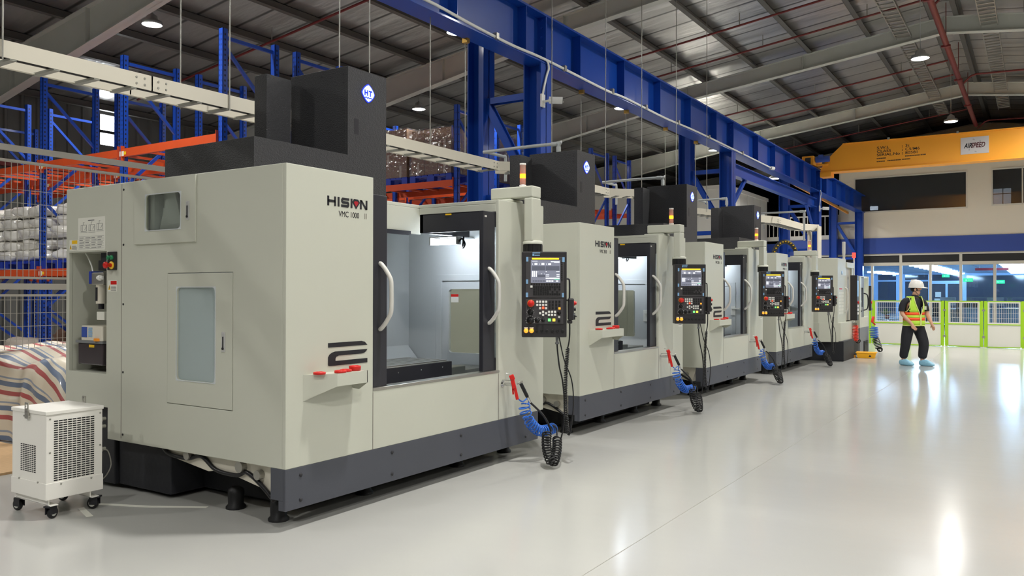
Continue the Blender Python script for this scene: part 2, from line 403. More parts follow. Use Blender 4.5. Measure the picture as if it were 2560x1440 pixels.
# ------------------------------------------------------------------ machining centres
def emblem(parent,y,z,x):
    h=.0735
    def shape(k): 
        pts=[]
        for i in range(32):
            t=2*PI*i/32; c,s_=math.cos(t),math.sin(t); r=1/((abs(c)**1.35+abs(s_)**1.35)**(1/1.35))
            pts.append((y+c*r*h*k,z+s_*r*h*k))
        return pts
    a=MB(); a.prism(shape(1.08),'x',x,x+.004); e=a.build('backlit_emblem',M['htb'],parent); e['label']='blue and white backlit diamond emblem'
    b=MB(); b.prism(shape(.94),'x',x+.004,x+.006); b.build('emblem_face',M['htw'],e)
    c=MB(); X0,X1=x+.006,x+.0075
    for p in ([(-.043,-.022),(-.043,.026)],[(-.012,-.022),(-.012,.026)],[(-.043,.002),(-.012,.002)],[(.002,.02),(.044,.02)],[(.023,.02),(.023,-.024)]): c.stroke([(y+q[0],z+q[1]) for q in p],.013,'x',X0,X1)
    c.stroke([(y+q,z-.038+(.004 if i%2 else -.004)) for i,q in enumerate((-.045,-.027,-.012,0,.012,.027,.045))],.009,'x',X0,X1)
    c.build('emblem_letters',M['htb'],e)
def wordmark(parent,model,y=.332,z=1.976):
    h=.061; w=.016; a=MB(); X0,X1=.0005,.002
    def S(*p): a.stroke([(y+q[0],z+q[1]) for q in p],w,'x',X0,X1)
    S((.008,0),(.008,h)); S((.067,0),(.067,h)); S((.008,h/2),(.067,h/2))
    S((.0975,0),(.0975,h))
    S((.193,h-.008),(.135,h-.008),(.129,h-.014),(.129,h/2+.006),(.135,h/2),(.18,h/2),(.185,h/2-.006),(.185,.014),(.18,.008),(.121,.008))
    S((.2145,0),(.2145,h)); S((.301,0),(.301,h)); S((.355,0),(.355,h))
    a.prism([(y+.293,z+h),(y+.312,z+h),(y+.363,z),(y+.344,z)],'x',X0,X1)
    a.prism([(y+.236,z+h),(y+.275,z+h),(y+.292,z+h*.66),(y+.2565,z-.004),(y+.221,z+h*.66)],'x',X0,X1)
    e=a.build('wordmark',M['ink'],parent)
    g=MB(); g.prism([(y+.243,z+h*.78),(y+.270,z+h*.78),(y+.278,z+h*.62),(y+.2565,z+.012),(y+.235,z+h*.62)],'x',X1,X1+.001); g.build('red_gem',M['gem'],e)
    text(model,'model_number',.052,M['ink'],e,(.0006,y+.1,z-.062),FRONT,sx=.82)
    k=MB(); 
    for q in (.338,.352): k.box(.0005,.0015,y+q,y+q+.0045,z-.062,z-.025)
    k.build('model_suffix',M['greyink'],e)
def big_two(parent,y=.342,z=.961,W=.357,H=.146):
    def T(p): return [(y+u*W,z+(1-v)*H) for u,v in p]
    a=MB()
    a.prism(T([(0,0),(.84,0),(.93,.05),(1,.196),(0,.196)]),'x',.0005,.002)
    o=[(1,.385),(.97,.47),(.92,.545),(.85,.575),(.26,.575),(.2,.62),(.18,.70),(.18,.80),(1,.80),(1,1),(.04,1),(.01,.985),(0,.94),(0,.62),(.03,.51),(.09,.43),(.17,.385)]
    q=T(o)
    for tri in ((0,1,2,3,4,16),(4,5,15,16),(5,6,14,15),(6,7,13,14),(7,10,11,12,13),(7,8,9,10)): a.prism([q[i] for i in tri],'x',.0005,.002)
    a.build('numeral_print',M['ink'],parent)
def side_door(parent,I,G,z,y0,y1,name,knob=True,lz=None,mt='cream'):
    """I outer rectangle, G window rectangle (x0,x1,z0,z1)"""
    a=MB(); a.ring('y',y0,y1,I,G,.03); d=a.build(name,M[mt],parent,bevel=.002)
    g=MB(); g.box(G[0]-.012,G[1]+.012,(y0+y1)/2-.002,(y0+y1)/2+.002,G[2]-.012,G[3]+.012); g.build('window_pane',M['frost'] if z else M['glass'],d)
    s=MB(); s.ring('y',y0-.003 if y0<.1 else y1,y0 if y0<.1 else y1+.003,(G[0]-.006,G[1]+.006,G[2]-.006,G[3]+.006),G,.03); s.build('window_seal',M['inner'],d)
    if lz:
        k=MB(); k.box(lz[0]-.017,lz[0]+.017,y0-.006,y0,lz[1],lz[2]); k2=k.build('latch',M['latch'],d,bevel=.003)
        k=MB(); k.box(lz[0]-.004,lz[0]+.004,y0-.009,y0-.006,lz[1]+.02,lz[2]-.03); k.cyl((lz[0],y0-.012,lz[1]+.022),(lz[0],y0-.004,lz[1]+.022),.008); k.build('latch_lever',M['black'],k2)
    return d
def screwhead(mb,x,y,z,r=.008): mb.cyl((x,y-.003,z),(x,y+.004,z),r,n=10)
def dome(mb,c,ax,r): mb.lathe([(r,0),(r*.9,r*.3),(r*.5,r*.55),(0.0001,r*.6)],c,10,0,ax)
def control_panel(t,cr):
    p=MB(); w,h,d=.371,.71,.13
    p.box(-w/2,w/2,0,d,-h/2,h/2)
    o=p.build('control_panel',M['panel'],t,bevel=.006,loc=(.321,cr+.201,1.412),rotz=math.radians(33.5)); o['label']='black operator panel with lit screen'
    k=.000681  # metres per unit of the layout grid below
    def U(x,y): return ((x-382)*k,(652-y)*k*1.015)
    def R(mb,x0,x1,y0,y1,dep,mi=0,y=0.0):
        a=U(x0,y1);b=U(x1,y0); mb.box(a[0],b[0],-dep,y,a[1],b[1],mi)
    a=MB(); R(a,155,622,205,690,.004); R(a,155,615,705,1005,.004); bz=a.build('bezel',M['bezel'],o,bevel=.002)
    a=MB(); R(a,216,575,240,512,.0045); s=a.build('screen',M['scr'],o)
    a=MB()
    for x0,x1,y0,y1 in ((232,298,252,256),(460,565,256,264),(500,565,268,274),(262,296,276,300),(346,380,276,300),(428,462,280,300),(236,239,280,300),(320,323,280,300),(404,407,280,300),(232,244,372,440),(252,264,372,440),(276,288,372,440),(292,308,380,384),(338,354,402,408),(378,384,404,410),(398,410,374,384),(525,565,374,380),(530,565,410,418),(530,565,430,438),(398,440,430,436),(398,440,414,418),(398,565,452,466),(404,430,484,500),(436,460,484,500),(468,490,484,500),(524,550,484,500)): R(a,x0,x1,y0,y1,.0055)
    a.build('screen_figures',M['scrw'],s)
    a=MB()
    for x0,x1,y0,y1 in ((230,392,310,365),(398,565,310,365),(300,392,415,445),(240,260,484,498),(266,292,484,498),(298,324,484,498),(330,356,484,498),(362,388,484,498)): R(a,x0,x1,y0,y1,.005)
    a.build('screen_fields',M['scrd'],s)
    a=MB(); R(a,230,558,214,234,.0055); a.build('yellow_strip',M['scry'],s)
    a=MB(); R(a,505,565,462,474,.0058); a.build('status_bar',M['scrg'],s)
    a=MB()
    for x0,x1,y0,y1 in ((160,186,203,258),(600,628,205,262),(158,184,472,525),(156,184,630,686),(596,620,634,686)): R(a,x0,x1,y0,y1,.0062)
    a.build('protective_tape',M['btape'],o)
    a=MB(); R(a,236,330,148,160,.002); R(a,236,258,166,190,.002); R(a,262,326,176,188,.002); a.build('maker_plate',M['btape'],o)
    a=MB()
    for i in range(9): R(a,584,602,262+i*26,276+i*26,.008)
    for i in range(12): R(a,217+i*31,236+i*31,522,538,.008)
    for r in range(4):
        for i in range(12):
            if r in(1,2) and i>6 and (i+r)%2: continue
            R(a,246+i*28,268+i*28,552+r*29,573+r*29,.009)
    a.build('keypad',M['key'],o)
    a=MB(); R(a,210,238,545,572,.009)
    for y in (740,778,817):
        for x in (295,330,367,403):
            if y==817 and x in (295,367): continue
            R(a,x-13,x+13,y-13,y+13,.011)
    for x,y in ((330,878),(366,860),(403,878),(366,898),(438,860),(475,860),(512,860),(438,898),(475,898),(512,898),(562,922)): R(a,x-13,x+13,y-13,y+13,.011)
    a.build('white_keys',M['keyw'],o,bevel=.002)
    a=MB()
    for y in (740,778,817):
        for x in (446,484,526,566):
            if (x,y)!=(566,817): R(a,x-12,x+12,y-13,y+13,.009)
    R(a,548,576,955,985,.009); a.build('black_keys',M['key'],o,bevel=.001)
    for (x,y,m,n) in ((367,813,'litred','red_key'),(566,819,'litor','orange_key'),(443,958,'litgreen','green_key'),(498,958,'lityel','yellow_key')):
        a=MB(); q=17 if y>900 else 13; R(a,x-q,x+q,y-q,y+q,.012); a.build(n,M[m],o,bevel=.002)
    c=U(217,760); a=MB(); a.lathe([(.03,-.006),(.03,-.012),(.0001,-.012)],(c[0],0,c[1]),24,1,'y'); a.lathe([(.016,-.012),(.016,-.024),(.028,-.028),(.028,-.038),(.022,-.044),(.0001,-.046)],(c[0],0,c[1]),24,0,'y'); e=a.build('emergency_stop',[M['red'],M['orangeb']],o); e['label']='red mushroom button with orange ring'
    for x,y,r in ((212,865,.019),(212,962,.024),(296,962,.017),(367,960,.012),(560,872,.013)):
        c=U(x,y); a=MB(); a.lathe([(r*1.25,-.004),(r*1.25,-.006),(r*.8,-.007),(r*.7,-.024),(.0001,-.026)],(c[0],0,c[1]),18,0,'y'); a.box(c[0]-.003,c[0]+.003,-.03,-.02,c[1]-r*.7,c[1]+r*.7); kb=a.build('knob',M['key'],o)
        if r>.014:
            a=MB()
            for i in range(9):
                t=math.radians(-30+i*30); a.bar((c[0]+r*1.4*math.cos(t),-.0045,c[1]+r*1.4*math.sin(t)),(c[0]+r*1.7*math.cos(t),-.0045,c[1]+r*1.7*math.sin(t)),.002,.002,up=(0,1,0))
            a.build('dial_marks',M['keyw'],kb)
    for x in (160,226):
        c=U(x,1088); a=MB(); a.lathe([(.019,0),(.019,-.006),(.016,-.012),(.0001,-.013)],(c[0],0,c[1]),20,0,'y'); a.build('orange_button',M['litor'],o)
        a=MB(); R(a,x-24,x+24,1047,1062,.002); a.build('button_label',M['label'],o)
    for i in range(6):
        c=U(290+i*63,1088); a=MB(); a.lathe([(.012,0),(.012,-.005),(.008,-.006),(.0001,-.004)],(c[0],0,c[1]),16,0,'y'); a.build('blanking_cap',M['key'],o)
    a=MB(); x0=w/2; a.tube(smooth_path([(x0-.005,.05,.13),(x0+.02,.05,.128),(x0+.027,.05,.1),(x0+.027,.05,-.02),(x0+.02,.05,-.045),(x0-.005,.05,-.047)],5),.007); a.build('side_handle',M['black'],o)
    a=MB(); c=U(543,1175); a.cyl((c[0],.05,-h/2),(c[0],.05,-h/2-.045),.013,.011); a.cyl((c[0],.05,-h/2-.045),(c[0],.05,-h/2-.06),.017); a.build('cable_connector',M['grey'],o)
    a=MB(); a.tube(smooth_path([(c[0],.05,-h/2-.055),(c[0]+.004,.05,-h/2-.12),(c[0]+.02,.055,-h/2-.25),(c[0]+.045,.06,-h/2-.36),(c[0]+.06,.06,-h/2-.5),(c[0]+.062,.06,-h/2-.62),(c[0]+.05,.06,-h/2-.78),(c[0]+.03,.06,-h/2-.86)],5),.0065); a.build('cable',M['cable'],o)
    return o
def machine(name,label,loc,W,cl,cr,top,sk0,sk1,sill,nd,hx,hy,htop,hlow,model,tray,big,flip=False):
    D=2.42
    t=thing(name,label,'machine tool',loc)
    # enclosure sheet metal
    a=MB()
    L1=(-1.158,-.484,.681,1.554); UP=(-1.388,-1.0,1.848,2.09); NI=(-2.38,-1.883,.835,1.721)
    a.slab('y',0,.03,-D,-.03,sk1,top,[L1,(UP[0]-.03,UP[1]+.03,UP[2]-.03,UP[3]+.03),NI,(-D,-1.862,sk1,.594)])
    a.slab('y',W-.03,W,-D,-.03,sk1,top,[L1,(-D,-1.862,sk1,.594)])
    a.slab('x',-.03,0,0,cl,sk1,top); a.slab('x',-.03,0,cr,W,sk1,top)
    a.slab('x',-.03,0,cl,cr,sk1,sill-.02)
    # roof with the door notch
    for x0,x1,y0,y1 in ((-D,-nd,.03,W-.03),(-nd,-.03,.03,cl-.02),(-nd,-.03,cr,W-.03)): a.box(x0,x1,y0,y1,top-.03,top)
    a.box(-nd-.02,-nd,cl-.02,cr+.02,top-.26,top-.03)      # fascia at the back of the notch
    a.box(-nd,-.03,cr,cr+.02,top-.1,top-.03)
    a.box(-D,-D+.02,.03,W-.03,.594,top-.03)              # rear sheet
    en=a.build('enclosure',M['cream'],t,bevel=.004)
    a=MB(); a.box(-1.57,-1.55,.03,W-.03,.45,top-.03); a.box(-1.55,-.03,.03,W-.03,.42,.45)
    a.prism([(-1.55,.9),(-1.55,.45),(-1.1,.45)],'y',.05,W-.05); a.slab('y',W-.036,W-.0305,-1.55,-.03,.45,top-.03,[L1]); a.box(-nd-.0,-.03,cr+.021,W-.04,top-.04,top-.031); a.build('inner_lining',M['inner'],t)
    a=MB(); a.box(-nd+.0,-nd+.03,cl-.02,cr-.15,top-.275,top-.24); a.build('door_track',M['door'],t)
    a=MB(); a.box(-.52,-.44,W-.06,W-.045,1.05,1.2); a.box(-.50,-.36,W-.08,W-.06,1.15,1.175); a.build('inner_latch',M['keyw'],t,bevel=.004)
    # niche lining
    a=MB(); x0,x1,z0,z1=NI; a.box(x0-.01,x0,.0301,.3,z0,z1); a.box(x1,x1+.01,.0301,.3,z0,z1); a.box(x0,x1,.3,.31,z0,z1); a.box(x0,x1,.0301,.3,z1,z1+.01); a.box(x0,x1,.0301,.3,z0-.01,z0)
    a.build('service_niche',M['cream'],t)
    # seams and screws
    a=MB(); a.box(-1.695,-1.691,-.0012,.0,sk1+.02,top-.01); a.box(-.0,.0012,cl-.0015,cl+.0015,sk1,sill-.03); a.box(0,.0012,cr-.0015,cr+.0015,sk1,sill-.03)
    a.build('panel_seams',M['greyink'],t)
    for z in (top-.05,1.76,1.34,.86,.42): a=MB(); screwhead(a,-1.67,0,z); a.build('panel_screw',M['ink'],t)
    side_door(t,(L1[0]+.004,L1[1]-.004,L1[2]+.004,L1[3]-.004),(-1.052,-.654,.846,1.457),1,-.002,.028,'side_door',lz=(-.568,1.048,1.175))
    side_door(t,(-1.524,-.846,1.756,top-.003),UP,0,-.014,-.001,'upper_hatch',lz=(-.92,1.9,2.024))
    r=side_door(t,(L1[0]+.004,L1[1]-.004,L1[2]+.004,L1[3]-.004),(-1.052,-.654,.846,1.457),0,W-.03,W+.002,'side_door',mt='inner')
    a=MB()  # frame around the far inner door
    a.ring('y',W-.045,W-.03,(-1.2,-.44,.65,1.6),(-1.13,-.5,.70,1.54),.01); a.build('inner_door_frame',M['inner'],t,bevel=.003)
    a=MB(); a.box(-1.02,-.93,W-.035,W-.0295,1.33,1.41); n=a.build('warning_sticker',M['label'],t); b=MB(); b.box(-1.02,-.93,W-.036,W-.035,1.385,1.41); b.build('sticker_red_band',M['red'],n)
    # chute cone behind the upper hatch
    a=MB(); a.prism([(-1.32,1.8),(-1.03,1.8),(-1.14,2.13),(-1.21,2.13)],'y',.035,.06); a.box(-1.45,-.94,.10,.11,1.78,2.15); a.box(-1.41,-1.36,.034,.10,1.8,2.1); a.build('tool_magazine_cover',M['inner'],t)
    # skirt, base, feet
    a=MB(); a.box(-.02,0,0,W-.09,sk0,sk1); a.box(-.13,-.02,.0,.02,sk0+.06,sk1); a.box(-.06,-.02,0,.02,sk0,sk0+.06)
    k=a.build('skirt',M['skirt'],t,bevel=.003)
    for y in (.12,.95,1.75,W-.3):
        for z in (sk0+.05,sk1-.05): a=MB(); a.lathe([(.012,0),(.012,.004),(.0001,.005)],(0,y,z),10,0,'x'); a.build('skirt_bolt',M['black'],k)
    a=MB(); a.box(-2.3,-.3,.36,W-.36,.03,.5); a.box(-2.3,-1.87,.06,W-.06,.03,.585); a.box(-1.87,-1.25,.09,W-.09,.03,.37); a.build('cast_base',M['cast'],t,bevel=.01)
    for x,y in ((-.24,.16),(-.26,.95),(-.26,W-.95),(-.26,W-.25),(-.7,.2),(-.7,W-.2)):
        a=MB(); a.lathe([(.065,0),(.065,.015),(.05,.03),(.052,.1),(.05,sk0+.005),(.03,sk0+.02)],(x,y,0),14); a.build('levelling_foot',M['rubber'],t)
    for y0,y1 in ((.06,.3),(W-.3,W-.06)): a=MB(); a.prism([(-1.25,.40),(-1.22,.31),(-.8,.255),(-.66,.28),(-.2,.20),(-.14,.40)],'y',y0,y1); a.build('chip_pan',M['trayc'],t,bevel=.003)
    a=MB(); a.tube(smooth_path([(-1.3,.055,.39),(-1.2,.045,.33),(-1.0,.045,.32),(-.85,.045,.35),(-.7,.045,.28),(-.5,.045,.27),(-.4,.045,.3),(-.27,.045,.24),(-.15,.045,.16)],6),.014); a.build('coolant_hose',M['cable'],t)
    for q in ((-.45,.33,.035),(-.28,.3,.03),(-.98,.345,.03)): a=MB(); a.cyl((q[0],.02,q[1]),(q[0],.06,q[1]),q[2]); a.build('hose_coupling',M['galv'],t)
    # sliding doors
    for nm,y0,y1,hy_,sgn in (('left_door',.2,cl+.178,cl+.105,1),('right_door',cr-.175,cr+.5,cr-.095,-1)):
        ye=y1 if sgn>0 else y0
        a=MB(); ys=(y1-.17,y1) if sgn>0 else (y0,y0+.17)
        a.box(-.075,-.035,ys[0],ys[1],sill,2.09 if top>2.15 else 2.02)
        zt=2.095 if top>2.15 else 2.02
        gl=(y0,y1-.17) if sgn>0 else (y0+.17,y1)
        a.box(-.075,-.035,gl[0],gl[1],sill,sill+.1); a.box(-.075,-.035,gl[0],gl[1],zt-.12,zt)
        a.box(-nd+.15,-.035,y0,y1,zt-.012,zt); 
        if sgn<0: a.box(-nd+.15,-.075,y0,y0+.03,zt-.16,zt); a.box(-nd+.15,-nd+.19,y0,y1,zt-.16,zt)
        else: a.box(-nd+.15,-.075,y1-.03,y1,zt-.16,zt)
        d=a.build(nm,M['door'],t,bevel=.004)
        g=MB(); g.box(-.058,-.052,gl[0],gl[1],sill+.1,zt-.12); g.build('door_window',M['glass'],d)
        g=MB(); g.tube(smooth_path([(-.04,hy_,1.175),(-.022,hy_,1.18),(.012,hy_+.003,1.215),(.048,hy_+.007,1.268),(.06,hy_+.009,1.305),(.062,hy_+.01,1.40),(.06,hy_+.009,1.495),(.048,hy_+.007,1.532),(.012,hy_+.003,1.585),(-.022,hy_,1.62),(-.04,hy_,1.625)],6),.0155,10); g.build('door_handle',M['handle'],d)
        if sgn<0:
            g=MB(); g.box(-.0352,-.034,y0+.02,y0+.05,zt-.05,zt-.035); g.build('maker_badge',M['handle'],d)
            g=MB(); g.box(-.42,-.36,y0-.006,y0,zt-.02,zt-.008); g.build('yellow_marker',M['yellow'],d)
    a=MB(); a.box(-.09,.003,cl,cr+.01,sill-.02,sill); a.build('sill_strip',M['steel'],t,bevel=.002)
    # table, saddle, spindle, telescopic cover
    a=MB(); y0,y1=.55,cr-.07; a.box(-.95,-.45,y0,y1,.72,.845)
    for i in range(6): 
        x=-.94+.08*i; a.box(x,x+.055,y0,y1,.845,.853)
    tb=a.build('work_table',[M['steel']],t,bevel=.002)
    a=MB(); a.box(-.45,-.44,y0,y1,.70,.84); a.box(-.95,-.44,y1,y1+.01,.70,.84); a.build('table_apron',M['door'],tb)
    for i in range(3): a=MB(); a.lathe([(.006,0),(.006,.004),(.0001,.005)],(-.44,y1-.12-.28*i,.80),8,0,'x'); a.build('apron_screw',M['chrome'],tb)
    a=MB(); a.box(-1.0,-.4,.8,cr-.4,.45,.7); a.build('saddle',M['cast'],t); a=MB(); a.box(-.9,-.5,cr-.06,cr+.22,.60,.78); a.box(-.88,-.52,cr+.22,W-.05,.57,.74); a.build('way_cover',M['steel'],t,bevel=.006)
    a=MB(); a.cyl((-.9,hy-.12,1.42),(-.9,hy-.12,1.62),.07,.1); a.box(-1.06,-.74,hy-.26,hy+.0,1.62,top-.03); a.build('spindle',M['grey'],t,bevel=.01)
    # work light
    a=MB(); a.cyl((-.92,W-.45,1.888),(-.63,W-.45,1.888),.027); w=a.build('work_light',M['led'],t); w['label']='bright white tube light'
    a=MB(); a.box(-.935,-.92,W-.48,W-.42,1.86,1.925); a.box(-.63,-.615,W-.48,W-.42,1.86,1.925); a.box(-.935,-.615,W-.48,W-.42,1.925,1.935); a.box(-.81,-.74,W-.43,W-.04,1.935,1.945); a.build('light_bracket',M['steel'],w)
    a=MB(); a.tube(smooth_path([(-.615,W-.45,1.888),(-.58,W-.45,1.91),(-.55,W-.45,1.86),(-.58,W-.44,1.83),(-.60,W-.40,1.93)],5),.008); a.build('light_cable',M['cable'],w)
    # spindle head cover on the roof
    yl,yr=hy-.939,hy+.463
    a=MB(); a.prism([(yl,top-.25),(yr,top-.25),(yr,htop),(hy,htop),(hy,hlow),(yl,hlow)],'x',hx-.03,hx); a.box(hx-1.05,hx-.03,yl,yr,top-.25,hlow); a.box(hx-.668,hx-.03,hy,yr,hlow,htop); a.box(hx-.75,hx-.6,hy-.32,hy-.06,hlow,htop-.05)
    hc=a.build('spindle_head_cover',M['crinkle'],t,bevel=.002); hc['label']='black textured head cover rising above the roof'
    a=MB(); a.box(hx,hx+.001,hy+.075,hy+.125,hlow+.18,hlow+.31); a.build('grip_recess',M['ink'],hc)
    emblem(hc,hy+.235,htop-.18,hx+.0005)
    for q in ((-.3,.05),(-.05,.06),(-.05,.13)): a=MB(); a.cyl((hx+q[0],hy-.003,htop-q[1]),(hx+q[0],hy+.002,htop-q[1]),.008); a.build('cover_screw',M['ink'],hc)
    # front graphics
    wordmark(t,model,z=top-.224)
    if big: big_two(t,z=.961 if top>2.15 else 1.085)
    # tray with tool rings
    s,y0,t_,y1,zt=tray
    a=MB(); a.prism([(.0,y0+.01),(s-.007,y0+t_+.006),(s-.007,y1-.007),(.0,y1-.007)],'z',zt-.008,zt-.0015)
    a.box(s-.006,s,y0+t_,y1,zt-.078,zt)
    a.add([(0,y0,zt-.16),(s,y0+t_,zt-.078),(s,y0+t_,zt),(0,y0,zt),(.006,y0+.008,zt-.16),(s-.006,y0+t_+.008,zt-.078),(s-.006,y0+t_+.008,zt),(.006,y0+.008,zt)],[(0,1,2,3),(7,6,5,4),(0,4,5,1),(2,6,7,3)])
    a.prism([(0,zt),(s,zt),(s,zt-.078),(.06,zt-.125),(0,zt-.12)],'y',y1-.006,y1)
    q=a.build('tool_tray',M['cream'],t,bevel=.0015)
    for i,(fx,fy,dz) in enumerate(((.38,.18,0),(.62,.52,0),(.45,.68,0),(.42,.88,.016))):
        a=MB(); a.lathe([(.024,0),(.037,0),(.039,.008+dz),(.037,.014+dz),(.026,.016+dz),(.024,.012+dz)],(s*fx+.012,y0+(y1-y0)*fy,zt),20); a.build('tool_ring',M['red'],q)
    # arm, beacon, panel
    a=MB(); A0,A1=cr+.255,cr+.40; za=2.335 if top>2.15 else 2.26
    a.box(-.26,.17,A0,A1,za-.1,za); a.box(.085,.17,A0,A1,1.86,za-.1); a.box(-.29,-.03,A0-.03,A1+.03,top,top+.03); a.box(-.25,-.12,A0+.01,A1-.01,top+.02,za-.05)
    ar=a.build('panel_arm',M['cream'],t,bevel=.012,seg=3)
    a=MB(); a.box(.09,.165,A1,A1+.045,1.86,za-.16); a.build('cable_duct',M['cream'],ar,bevel=.004)
    a=MB(); a.lathe([(.085,1.84),(.085,1.862),(.07,1.87)],(.128,cr+.332,0),24); a.build('collar_flange',M['cream'],ar)
    a=MB(); a.lathe([(.08,1.76),(.08,1.84)],(.128,cr+.332,0),24); 
    for i in range(12):
        th=i*PI/6; a.box(.128+.078*math.cos(th)-.004,.128+.078*math.cos(th)+.004,cr+.332+.078*math.sin(th)-.004,cr+.332+.078*math.sin(th)+.004,1.765,1.835)
    a.build('swivel_collar',M['rubber'],ar)
    a=MB(); c=(.03,A0+.07,za); a.lathe([(.03,0),(.03,.018),(.026,.02)],c,18); b=a.build('signal_beacon',M['handle'],t); b['label']='slim beacon with a lit amber band'
    a=MB(); a.lathe([(.026,.02),(.026,.075)],c,18); a.lathe([(.026,.115),(.026,.19)],c,18); a.build('clear_lens',M['beacon'],b)
    a=MB(); a.lathe([(.024,.078),(.026,.085),(.024,.09),(.026,.097),(.024,.103),(.026,.112)],c,18); a.build('amber_lens',M['amber'],b)
    a=MB(); a.lathe([(.027,.19),(.027,.205),(.0001,.208)],c,18); a.build('beacon_cap',M['handle'],b)
    control_panel(t,cr)
    # tool hooks on the apron
    a=MB(); a.cyl((0,cr+.06,.665),(.09,cr+.06,.665),.016); a.cyl((.0,cr+.06,.665),(.004,cr+.06,.665),.028); a.tube([(.02,cr+.02,.70),(.1,cr+.04,.70),(.12,cr+.0,.71)],.004); a.build('gun_hook',M['chrome'],t)
    # right-hand column notices (seen on the smaller machines)
    return t
def side_extras(t):
    a=MB(); a.box(-2.255,-1.9,-.002,0,1.732,1.975); p=a.build('instruction_poster',M['label'],t)
    a=MB()
    for x0,z0 in ((-2.215,1.865),(-2.11,1.865),(-2.005,1.87)):
        for q in ([(0,.01),(.075,.01),(.075,.055),(0,.055),(0,.01)],[(.03,.055),(.03,.075),(.045,.075)],[(.02,.01),(.02,.055)],[(-.005,.0),(.085,.0)],[(.05,.02),(.07,.045)]): a.stroke([(x0+u,z0+v) for u,v in q],.0022,'y',-.003,-.002)
    for i in range(6):
        z=1.745+i*.018; a.box(-2.24,-1.915,-.003,-.002,z,z+.0012)
        for j in range(4): 
            if i<5: a.box(-2.235+j*.08,-2.235+j*.08+.045+.01*((i+j)%3),-.003,-.002,z+.007,z+.011)
    a.box(-2.12,-2.04,-.003,-.002,1.95,1.956); a.build('poster_print',M['inkline'],p)
    def sticker(nm,x0,x1,z0,z1,band):
        a=MB(); a.box(x0,x1,-.002,0,z0,z1); s=a.build(nm,M['label'],t)
        m=x0+.034; a=MB(); a.box(m,x1-.003,-.003,-.002,z1-.03,z1-.004); a.build('sticker_band',M[band],s)
        a=MB(); a.prism([(x0+.004,z0+.012),(m-.004,z0+.012),((x0+m)/2,z0+.047)],'y',-.003,-.002); a.build('warning_triangle',M['yellow'],s)
        a=MB(); 
        for i in range(4): a.box(m+.003,x1-.008-.006*(i==3),-.003,-.002,z0+.008+i*.008,z0+.0105+i*.008)
        a.stroke([((x0+m)/2+.003,z0+.038),((x0+m)/2-.002,z0+.028),((x0+m)/2+.002,z0+.027),((x0+m)/2-.001,z0+.017)],.003,'y',-.0036,-.003)
        a.build('sticker_print',M['ink'],s)
    sticker('warning_sticker',-2.372,-2.262,1.735,1.815,'yellow'); sticker('warning_sticker',-1.858,-1.748,1.43,1.51,'red')
    a=MB(); a.box(-1.855,-1.747,-.012,0,1.583,1.714); e=a.build('stop_station',M['panel'],t,bevel=.003)
    for x in (-1.835,-1.793): a=MB(); a.lathe([(.017,-.012),(.017,-.02),(.013,-.024),(.0001,-.025)],(x,0,1.672),16,0,'y'); a.build('green_button',M['green'],e)
    a=MB(); a.lathe([(.028,-.012),(.028,-.018),(.0001,-.018)],(-1.797,0,1.617),20,1,'y'); a.lathe([(.014,-.018),(.014,-.045),(.024,-.052),(.024,-.064),(.015,-.07),(.0001,-.071)],(-1.797,0,1.617),20,0,'y'); a.build('emergency_stop',[M['red'],M['yellow']],e)
    # service unit in the niche
    a=MB(); a.box(-2.09,-1.885,.12,.29,.85,1.71); a.box(-2.11,-1.885,.07,.25,1.585,1.66); a.box(-2.06,-1.98,.06,.12,1.63,1.715); a.build('service_bracket',M['cast'],t,bevel=.003)
    SH=Matrix.Translation((-.085,-.015,0))
    a=MB(); a.box(-2.06,-1.9,.05,.14,1.48,1.57); r=a.xf(SH).build('air_regulator',M['galv'],t,bevel=.006)
    a=MB(); a.box(-2.082,-2.05,.045,.145,1.485,1.58); a.xf(SH).build('regulator_cap',M['palblue'],r,bevel=.004)
    a=MB(); a.cyl((-2.0,.095,1.48),(-2.0,.095,1.34),.036); a.xf(SH).build('filter_bowl',M['trayc'],r); a=MB(); a.box(-2.01,-1.99,.055,.062,1.36,1.46); a.cyl((-2.0,.095,1.34),(-2.0,.095,1.30),.02); a.xf(SH).build('sight_glass',M['ink'],r)
    a=MB(); a.cyl((-1.97,.05,1.53),(-1.9,.05,1.53),.013); a.cyl((-1.95,.05,1.53),(-1.92,.05,1.53),.02); a.xf(SH).build('air_fitting',M['keyw'],r)
    a=MB(); a.box(-2.0,-1.9,.06,.12,1.22,1.28); a.xf(SH).build('pressure_switch',M['label'],r,bevel=.003)
    a=MB(); a.tube(smooth_path([(-2.22,.1,1.719),(-2.18,.1,1.68),(-2.11,.09,1.6),(-2.07,.07,1.53)],6),.006); a.xf(SH).build('air_tube',M['keyw'],r)
    a=MB(); a.box(-2.17,-1.89,.04,.24,1.065,1.175); l=a.xf(SH).build('lubricator',M['trayc'],t,bevel=.006)
    a=MB(); a.box(-2.16,-2.09,.037,.04,1.09,1.165); a.xf(SH).build('lubricator_label',M['offblue'],l); a=MB()
    for i in range(6): a.box(-2.07,-2.02,.037,.04,1.095+i*.012,1.102+i*.012)
    a.xf(SH).build('lubricator_print',M['btape'],l)
    a=MB(); a.box(-2.25,-1.89,.04,.26,1.045,1.065); a.xf(SH).build('tank_lid',M['grey'],l,bevel=.003); a=MB(); a.box(-2.23,-1.9,.05,.25,.885,1.045); a.xf(SH).build('oil_tank',P('smoky_tank',(60,52,56),.15,var=.3,vs=4,coat=.5),l,bevel=.008)
